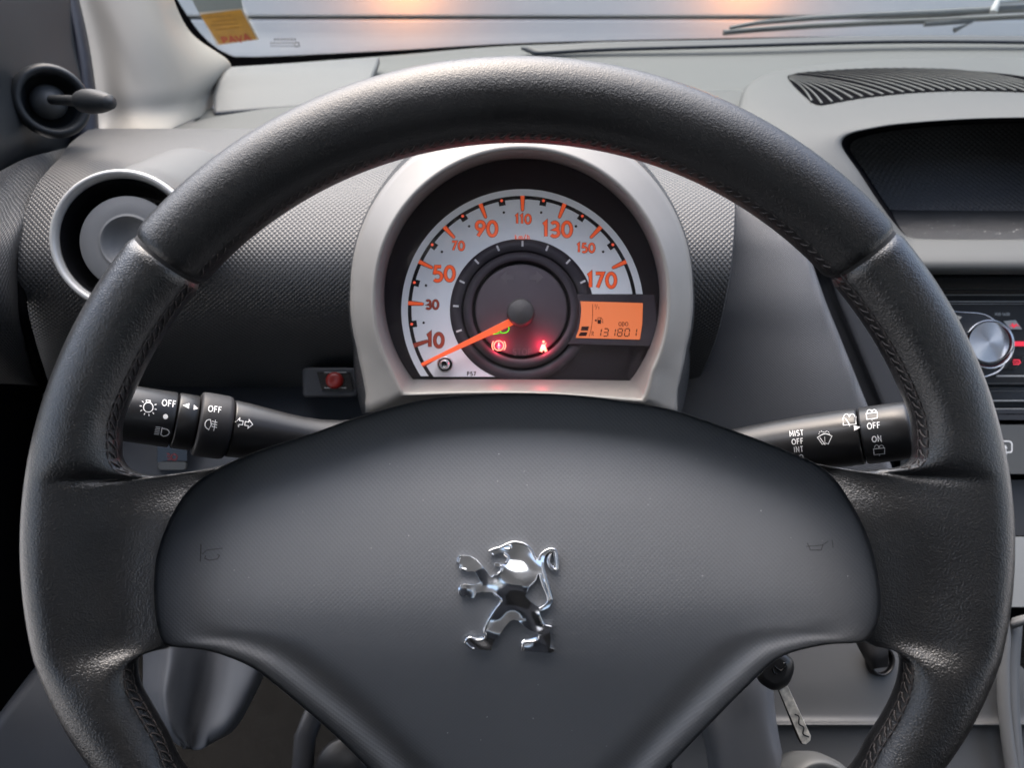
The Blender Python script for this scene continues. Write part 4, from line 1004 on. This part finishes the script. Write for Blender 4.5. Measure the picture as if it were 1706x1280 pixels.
# ================================================================== AIR VENT, left
M['ring_silver'] = mat('bright_silver_paint', (.42, .42, .41), .38, metal=.3)
M['disc'] = mat('pale_shutter_plastic', (.115, .118, .122), .5, var=(9, .05))
av = thing('air_vent', 'round silver ringed air vent closed by a grey dimpled disc left of the wheel', 'air vent', P(206, 400, .52))
vd = .458; s_ = vd/F; c = P(206, 400, vd)
vax = (P(206, 400, 1)*-1).normalized()
vax = (Vector((0, 0, 1))*.75+vax*.25).normalized()
def VP(lst): return [(r*s_, h) for r, h in lst]
build('vent_ring', lathe(c, vax, VP([(118, -.01), (118, -.002), (116, .0012), (112.5, .0022), (109, .0018), (106, -.0005), (103, -.004)]), 96), M['ring_silver'], av, label='bright silver ring')
build('vent_bowl', lathe(c, vax, VP([(102.5, -.002), (100, -.012), (92, -.030), (86, -.034), (84, -.028), (80, -.032), (70, -.034), (0, -.036)]), 96), M['gloss'], av)
build('vent_disc', lathe(c+P(210, 403, vd)-P(206, 400, vd), vax, VP([(0, -.034), (74, -.034), (79, -.006), (78.5, -.0045), (77, -.004), (50, -.0036), (46.5, -.0036), (45, -.0028), (43.5, -.0028), (41, -.0045), (30, -.0085), (15, -.0105), (0, -.0112)]), 80), M['disc'], av, label='flat grey shutter disc with a finger dimple')
hl = []
x, y, a = frame(vax)
for r, h, t in ((119, -.004, 0), (121, -.005, 0), (122, -.012, 0), (121, -.014, .02), (121, -.014, .09)):
    hl.append([c+x*(r*s_*math.cos(2*math.pi*i/96))+y*(r*s_*math.sin(2*math.pi*i/96))+a*h+FWD*t for i in range(96)])
build('vent_housing', loops_loft(hl), M['mid'], av)

# ================================================================== DOOR and its edge, left
dr = thing('door_panel', 'black driver door trim with mirror adjuster stick at the far left', 'car door', P(0, 400, .55))
g = patch([[(-900, -60, .30), (-120, -60, .46), (0, -60, .56), (60, -60, .63), (120, -60, .70)], [(-900, 60, .30), (-120, 60, .46), (0, 60, .55), (70, 60, .63), (130, 60, .70)], [(-900, 160, .30), (-120, 160, .46), (0, 160, .55), (75, 160, .62), (146, 160, .70)], [(-900, 280, .30), (-120, 240, .46), (0, 240, .54), (70, 238, .62), (118, 238, .70)], [(-900, 480, .30), (-120, 340, .44), (0, 290, .55), (60, 262, .62), (118, 246, .69)]], 50, 40)
build('mirror_corner', g, M['door'], dr)
g = patch([[(84, -60, .70), (98, -60, .69), (112, -60, .70), (118, -60, .73)], [(112, 60, .70), (126, 60, .69), (140, 60, .70), (146, 60, .73)], [(122, 150, .70), (138, 150, .69), (154, 150, .70), (160, 150, .73)], [(112, 215, .70), (135, 215, .69), (160, 215, .70), (165, 215, .73)], [(116, 252, .70), (136, 250, .69), (162, 246, .70), (168, 246, .73)]], 16, 40)
build('door_seal', g, M['seal'], dr)
# door card with dimples
rows = [[(-900, 460, .30), (-120, 330, .43), (-30, 300, .50), (40, 265, .57), (88, 252, .61), (122, 244, .66)], [(-900, 530, .30), (-120, 400, .42), (-30, 375, .475), (10, 360, .50), (45, 345, .52), (66, 335, .545)], [(-900, 600, .30), (-120, 470, .42), (-30, 450, .465), (0, 445, .48), (18, 440, .49), (33, 436, .51)], [(-900, 660, .30), (-120, 530, .43), (-30, 530, .475), (0, 530, .485), (20, 530, .495), (36, 530, .515)], [(-900, 710, .30), (-120, 580, .45), (-30, 590, .50), (10, 600, .52), (40, 605, .54), (58, 605, .56)], [(-900, 770, .30), (-120, 640, .5), (-30, 650, .55), (10, 655, .58), (50, 655, .6), (75, 655, .62)]]
g = patch(rows, 50, 50); build('door_card', g, M['roll'], dr)
edge = [(122, 244, .655), (94, 285, .60), (66, 335, .54), (44, 385, .515), (33, 436, .505), (31, 485, .505), (36, 530, .51), (58, 605, .55), (75, 655, .61)]
g = tube([Vector(p) for p in crv([tuple(P(u+3, v, d+.004)) for u, v, d in edge], 60)], .0035, 10, caps=True); build('door_gap', g, M['void'], dr)
g = patch([[(-200, 1430, .5), (-60, 1275, .52), (0, 1188, .53), (62, 1108, .55), (90, 1080, .56)], [(-200, 1435, .495), (-60, 1280, .515), (3, 1192, .525), (64, 1112, .545), (92, 1084, .555)], [(-200, 1600, .5), (0, 1450, .52), (150, 1330, .53), (200, 1250, .54), (240, 1200, .55)], [(-200, 1800, .5), (0, 1700, .52), (150, 1600, .53), (250, 1500, .54), (300, 1400, .55)]], 40, 24)
g2_ = patch([[(-400, 640, .42), (-100, 640, .50), (20, 640, .56), (80, 645, .61)], [(-400, 900, .43), (-100, 900, .51), (20, 900, .58), (90, 900, .66)], [(-400, 1150, .45), (-100, 1150, .53), (20, 1150, .60), (110, 1150, .70)], [(-400, 1500, .5), (-100, 1500, .58), (50, 1500, .66), (150, 1500, .76)]], 20, 20); build('door_lower', g2_, M['void'], dr)
build('door_pocket', g, M['panel_dark'], dr)
# mirror adjuster
m_c = P(87, 168, .585); ax = (P(0, 0, 1)*0+Vector((.62, -.22, .75))).normalized(); s_ = .60/F
ma = build('mirror_adjuster', lathe(m_c, ax, [(r*s_*1.12, h) for r, h in ((52, -.004), (50, .001), (47, .004), (43, .0045), (39, .002), (37, -.006), (36, -.02), (0, -.022))], 56), M['door'], dr)
build('stick_ball', lathe(m_c-ax*.016, ax, [(0.013*math.cos(R(t)), .016*math.sin(R(t))) for t in range(0, 91, 9)], 32), M['mid'], ma)
p0 = P(86, 166, .578); p1 = P(128, 168, .562); p2 = P(186, 170, .54)
pts = [p0+(p1-p0)*t for t in np.linspace(0, 1, 6)]+[p1+(p2-p1)*t for t in np.linspace(.06, 1, 26)]
def rs(t):
    k = t*31
    if k < 5: return .0035+.0004*k/5
    q = (k-5)/26; return .0039+.0047*math.sin(math.pi*min(1, q/1.02)**.72)**.8 if q < .985 else .0008
build('stick', tube(pts, rs, 20), M['door'], ma)

# ================================================================== A-PILLAR, WINDSCREEN
g = patch([[(84, -80, .74), (160, -80, .73), (230, -80, .76), (262, -80, .84)], [(140, 60, .74), (210, 60, .735), (272, 50, .77), (312, 46, .87)], [(156, 150, .74), (220, 150, .735), (300, 140, .78), (384, 106, .92)], [(164, 205, .74), (230, 195, .735), (310, 178, .79), (362, 150, .90)], [(166, 246, .72), (235, 238, .71), (310, 205, .78), (352, 190, .87)]], 50, 50)
build('pillar_trim', g, M['pillar'], None, label='beige windscreen pillar trim at the left edge of the windscreen', cat='pillar trim', b=P(230, 240, .75), mods=[('solid', .004, -1)])
wn = thing('windscreen', 'clear windscreen with black border above the dashboard', 'windscreen', P(900, 90, 1.05))
def wsp(u, v):    # windscreen surface: sloping plane
    dd_ = P(u, v, 1.0); p0 = P(870, 66, 1.12); nrm = (UPW*.85-FWD*.52).normalized()
    nrm = (UPW*.80+FWD*.60); t = p0.dot(nrm)/dd_.dot(nrm); return dd_*t
gg = G(); us = np.linspace(150, 2100, 30)
bl = crv([(255, -70), (318, 30), (352, 74), (380, 90), (420, 92), (640, 82), (870, 66), (1200, 59), (1500, 54), (2000, 58)], 80)
g = loops_loft([[wsp(u, v+16) for u, v in bl], [wsp(u+ (0), v-500*1.0) for u, v in bl]], False)
build('glass_pane', g, M['glass'], wn, smooth=False, mods=[('solid', .004, 1)])
outer = crv([(236, -70), (292, 30), (325, 84), (370, 120), (430, 118), (640, 104), (870, 82), (1200, 66), (1500, 62), (2000, 66)], 90)
inner = crv([(256, -70), (312, 22), (342, 60), (376, 84), (420, 90), (640, 80), (870, 67), (1200, 59), (1500, 56), (2000, 60)], 90)
g = loops_loft([[wsp(*p)-UPW*.004 for p in outer], [wsp(*p)-UPW*.004 for p in inner]], False)
build('black_border', g, M['void'], wn, smooth=False, mods=[('solid', .002, 0)])
g = G(); wf = lambda u, v, o=0: wsp(u, v)-UPW*.003
for k in range(7): ribbon(g, [(456+k*5.5, 61.5), (459.5+k*5.5, 61.3)], 3.2, wf)
for k in range(10): ribbon(g, [(450+k*5, 67.5), (453+k*5, 67.3)], 2.6, wf)
for k in range(11): ribbon(g, [(451+k*4.6, 72.8), (454+k*4.6, 72.6)], 1.8, wf)
ribbon(g, arc((494, 70), 4, 0, 340, 14)+['c'], 1.2, wf)
build('glass_marking', g, M['mid'], wn, smooth=False)
stk = thing('inspection_sticker', 'amber square sticker reading PAVA inside the left windscreen corner', 'sticker', wsp(378, 38))
q = [(332, 16), (400, 7), (427, 57), (364, 66)]
g = G(); st2 = lambda u, v, o=0: wsp(u, v)-UPW*(.005+o)
poly(g, [(330, 13), (402, 4), (431, 59), (361, 69)], st2, 0, 0); build('sticker_backing', g, M['sticker_pale'], stk, smooth=False, mods=[('solid', .0006, 0)])
g = G(); poly(g, q, st2, .001, 0); build('sticker_face', g, M['sticker'], stk, smooth=False)
g = write(G(), 'PAVA', 392, 56, 10.5, 3, st2, .0016, rot=7, gap=.1, wide=1.75, shear=-.35); build('sticker_lettering', g, M['sticker_red'], stk, smooth=False)
g = G()
for (x0, x1, v) in ((340, 384, 20), (352, 392, 27), (350, 396, 34), (358, 398, 41)): ribbon(g, [(x0, v), (x1, v-4)], 1.1, lambda u, v_, o: st2(u, v_, .0016))
M['brown'] = mat('brown_print', (.32, .15, .02), .6); build('sticker_small_print', g, M['brown'], stk, smooth=False)
# second sticker above it
M['pale_label'] = mat('pale_label', (.25, .29, .28), .5)
s2 = G(); poly(s2, [(316, -12), (400, -14), (404, 6), (330, 13)], lambda u, v, o: wsp(u, v)-UPW*.005)
build('parking_label', s2, M['pale_label'], None, smooth=False, label='pale label cut by the top edge just above the amber sticker', cat='sticker', mods=[('solid', .0006, 0)])
# wiper outside
wp = thing('windscreen_wiper', 'black wiper arm and blade lying outside at the foot of the windscreen', 'wiper', P(1500, 55, 1.25))
def op(u, v, d=1.22): return P(u, v, d)
build('wiper_blade', tube([op(u, v) for u, v in ((1205, 54), (1260, 49), (1350, 43), (1450, 38), (1560, 34), (1720, 26), (1850, 22))], .0045, 8), M['mid'], wp)
build('wiper_arm', tube([op(u, v, 1.2) for u, v in ((1216, 46), (1260, 38), (1350, 30), (1450, 25), (1560, 21), (1640, 17), (1720, 13), (1850, 8))], lambda t: .003+.004*t, 8), M['mid'], wp)
build('arm_link', tube([op(u, v, 1.21) for u, v in ((1540, 40), (1580, 37), (1624, 35), (1590, 50))], .004, 8), M['mid'], wp)
build('arm_bracket', tube([op(u, v, 1.19) for u, v in ((1655, 20), (1662, 2), (1720, -4))], .006, 8), M['grey_light'], wp)

# ================================================================== RADIO
M['dim_red'] = mat('dark_red_plastic', (.12, .01, .015), .25)
rd = thing('car_radio', 'gloss black car radio with round aluminium knob and red lit keys right of the wheel', 'car radio', P(1640, 570, .62))
RD = .60
def rp(u, v, o=0): return P(u, v, RD-o)
slab('surround', 1500, 459, 2000, 683, RD+.012, M['black'], rd)
slab('upper_rail', 1500, 461, 2000, 481, RD+.002, M['gloss'], rd)
slab('upper_rail', 1500, 484, 2000, 493, RD+.006, M['gloss'], rd)
slab('fascia', 1500, 503, 2000, 641, RD, M['black'], rd)
for v, w_, m, d in ((481.8, 1.2, 'mid', .010), (491.5, 1.4, 'grey_light', .0065), (502.5, 1.8, 'grey_light', .0), (506.5, 1.0, 'grey_light', .0), (627, 3.2, 'grey_light', .0), (639, 1., 'mid', .0), (652, 1.6, 'mid', .008), (668, 2.4, 'grey_light', .006), (681.5, 1.4, 'grey_light', .0)):
    u0 = 1660 if v == 627 else 1500
    build('trim_line', tube([rp(u0, v, .004-d), rp(2000, v, .004-d)], w_*RD/F/2, 8), M[m], rd)
slab('lower_rail', 1500, 645, 2000, 666, RD+.004, M['gloss'], rd)
# shield behind knob
out = [(1560, 519), (1600, 520), (1640, 524), (1665, 540), (1684, 560), (1688, 590), (1675, 612), (1650, 624), (1610, 630), (1560, 630)]
g = plate([crv(out, 60, True).tolist()], RD+.004, RD-.0025); build('knob_shield', g, M['panel_dark'], rd, smooth=False, mods=[('bevel', .0008, 2)])
g = tube([rp(p[0], p[1], .003) for p in crv([(1560, 518), (1600, 520), (1640, 524), (1664, 540), (1678, 557)], 30)], .0005, 6); tube([rp(p[0], p[1], .003) for p in crv([(1676, 600), (1664, 618), (1640, 628), (1610, 634)], 20)], .0009, 6, g); build('shield_edge', g, M['chrome_soft'], rd)
s_ = RD/F; kc = P(1644, 574, RD)
g = lathe(kc, (0.0, .0, 1), [(42*s_, .001), (41*s_, .004), (39*s_, .0042), (38*s_, .002)], 64); build('knob_ring', g, M['chrome'], rd)
g = lathe(kc, (0, 0, 1), [(38*s_, .0025), (36*s_, .003), (35.5*s_, .002)], 64); build('knob_glow', g, M['dim_red'], rd)
# brushed top with anisotropic streaks done as fine radial relief
def radial(m, n, l, b):
    tc = n.new('ShaderNodeTexCoord'); mp = n.new('ShaderNodeMapping'); kk = P(1648, 570, RD-.018)-base[rd]; mp.inputs['Location'].default_value = (-kk.x, -kk.y, 0)
    l.new(tc.outputs['Object'], mp.inputs[0])
    tg = n.new('ShaderNodeTangent'); tg.direction_type = 'RADIAL'; tg.axis = 'Z'
    b.inputs['Anisotropic'].default_value = .85
    vm = n.new('ShaderNodeVectorMath'); vm.operation = 'CROSS_PRODUCT'; l.new(mp.outputs[0], vm.inputs[0]); vm.inputs[1].default_value = (0, 0, 1)
    vt = n.new('ShaderNodeVectorTransform'); vt.vector_type = 'VECTOR'; vt.convert_from = 'OBJECT'; vt.convert_to = 'WORLD'; l.new(vm.outputs[0], vt.inputs[0])
    nn_ = n.new('ShaderNodeVectorMath'); nn_.operation = 'NORMALIZE'; l.new(vt.outputs[0], nn_.inputs[0]); l.new(nn_.outputs[0], b.inputs['Tangent'])
M['alu_top'] = mat('spun_aluminium', (.72, .74, .78), .3, metal=1., bump=radial)
s2_ = (RD-.018)/F; kc2 = P(1648, 570, RD)
g = lathe(P(1646, 572, RD), (P(1648, 570, RD-.018)-P(1646, 572, RD)), [(33.5*s_, .003), (33.5*s_, .0165), (33*s_, .0178), (32*s_, .0182)], 72); build('knob', g, M['alu'], rd)
g = lathe(P(1648, 570, RD-.0182), (0, 0, 1), [(32.3*s_, 0), (.0, 0.0001)], 72); build('knob_top', g, M['alu_top'], rd)
for pts, m in (([(1671, 535), (1692, 533), (1703, 549), (1683, 549)], 'grey_light'), ([(1688, 569), (1712, 569), (1712, 577), (1690, 577)], 'red_led'), ([(1683, 596), (1706, 593), (1703, 605), (1690, 616), (1668, 615)], 'gloss')):
    g = plate([pts], RD+.001, RD-.0022); build('radio_key', g, M[m], rd, smooth=False, mods=[('bevel', .0005, 2)], label='red lit key' if m == 'red_led' else None)
g = G(); write(g, '4', 0, 0, 1, 1, rp) if False else None
g = G(); kf = lambda u, v, o=0: rp(u, v, .0025); ribbon(g, [(1686, 539), (1689, 545), (1694, 540)], 2.6, kf); ribbon(g, [(1682, 543), (1698, 543)], 1.2, kf)
ribbon(g, [(1688, 600), (1698, 600), (1700, 604), (1697, 607), (1688, 607)], 1.8, kf); ribbon(g, [(1687, 603.5), (1697, 603.5)], 1.4, kf)
tag(build('key_symbols', g, M['red_led'], rd, smooth=False), kind='stuff')
g = G(); write(g, 'MVB-160BI', 1670, 523.5, 4.6, .9, rp, .0002, gap=.1); build('radio_print', g, M['grey_light'], rd, smooth=False)
g = G(); poly(g, [(1592, 525), (1603, 528), (1597, 534)], lambda u, v, o: rp(u, v, .0028)); build('arrow_key', g, M['sticker_pale'], rd, smooth=False)

# ================================================================== KEY, GEAR KNOB, PEDAL
ky = thing('car_key', 'black headed steel key hanging blade down under the right of the airbag', 'key', P(1300, 1110, .40))
kd = .40
head = crv([(1262, 1132), (1272, 1143), (1288, 1151), (1302, 1149), (1314, 1140), (1321, 1125), (1323, 1108), (1316, 1095), (1295, 1085), (1270, 1095), (1260, 1115)], 60, True).tolist()
g = chamfer(head, 0, [(6, kd+.006), (1.5, kd+.0045), (0, kd+.002), (0, kd), (2, kd-.002), (6, kd-.0034), (12, kd-.004)]); build('key_head', g, M['stalk'], ky)
ph = projector([g], .0003); g = G(); pf = lambda u, v, o: ph(u, v, 0)
tube([ph(*p, 0) for p in [(1287, 1114), (1289, 1121), (1293, 1123)]], .0005, 6, g); tube([ph(*p, 0) for p in [(1290, 1110), (1296, 1116), (1302, 1118), (1306, 1112)]], .0005, 6, g); tube([ph(*p, 0) for p in [(1305, 1106), (1309, 1104), (1308, 1109)]], .0005, 6, g)
build('key_logo', g, M['gloss'], ky)
bl_ = [(1298, 1151), (1312, 1143), (1351, 1227), (1350, 1235), (1343, 1241), (1337, 1240), (1333, 1233)]
g = plate([bl_], kd+.0018, kd-.0004); build('key_blade', g, M['steel'], ky, smooth=False, mods=[('bevel', .0002, 2)])
g = G(); ribbon(g, crv([(1324, 1191), (1331, 1195), (1331, 1207), (1339, 1213), (1338, 1224), (1348, 1229)], 24).tolist(), 2.2, lambda u, v, o: P(u, v, kd-.00055)); build('key_groove', g, M['emboss'], ky, smooth=False)
g = G(); plate([[(1296, 1151), (1298.5, 1151), (1334, 1234), (1337, 1241), (1333, 1239), (1327, 1228)]], kd+.003, kd+.0015, g); build('key_spine', g, M['black'], ky, smooth=False)
gk = thing('gear_knob', 'grey rounded knob cut by the bottom edge right of the key', 'gear knob', P(1365, 1400, .45))
s_ = .45/F
build('knob_cap', lathe(P(1365, 1330, .45), (0, .35, 1), [(0, -.03), (62*s_, -.03), (68*s_, -.01), (66*s_, .004), (58*s_, .010), (54*s_, .0105), (50*s_, .009), (0, .012)], 56), M['mid'], gk)
pd = thing('clutch_pedal', 'dark metal pedal arm in the black footwell below the wheel', 'pedal', P(500, 1250, .8))
build('pedal_arm', tube([P(*p) for p in ((548, 1175, .80), (522, 1195, .79), (508, 1230, .78), (504, 1290, .77), (505, 1360, .76))], .011, 12, flat=.5), M['panel_dark'], pd)
build('pedal_pad', plate([rrect(460, 1340, 560, 1440, 12)], .77, .755), M['black'], pd, smooth=False)
g = lathe(P(575, 1290, .74), (0, .3, 1), [(0, 0), (50*.74/F, 0), (56*.74/F, -.01), (50*.74/F, -.05), (0, -.05)], 40)
build('brake_pedal', g, M['black'], None, label='round black pedal rubber beside the metal pedal arm', cat='pedal')
# unseen warm lights added to put the orange glow on the garage door
wl = thing('added_door_glow', 'unseen warm lights added to tint patches of the grey door', 'added light', Wd(0, 2.9, 2.5))
for x, e in ((-.40, 1.9), (.86, 1.6)):
    ld = bpy.data.lights.new('added_warm_light', 'POINT'); ld.energy = e; ld.color = (1, .32, .05); ld.shadow_soft_size = .03
    o = bpy.data.objects.new('added_warm_light', ld); COL.objects.link(o); o.parent = wl; o.location = base[wl]*0+Vector(RINV.to_3x3() @ (Vector((x, 3.05, 1.27))-Vector((0, 2.9, 2.5))))
for x in (-.42, .80): build('added_light_housing', lathe(Wd(x, 3.06, 1.36), tuple(UPW), [(0, 0), (.06, 0), (.07, .02), (.05, .06), (0, .07)], 24), M['black'], wl)  # housings made up for the added lights, out of view
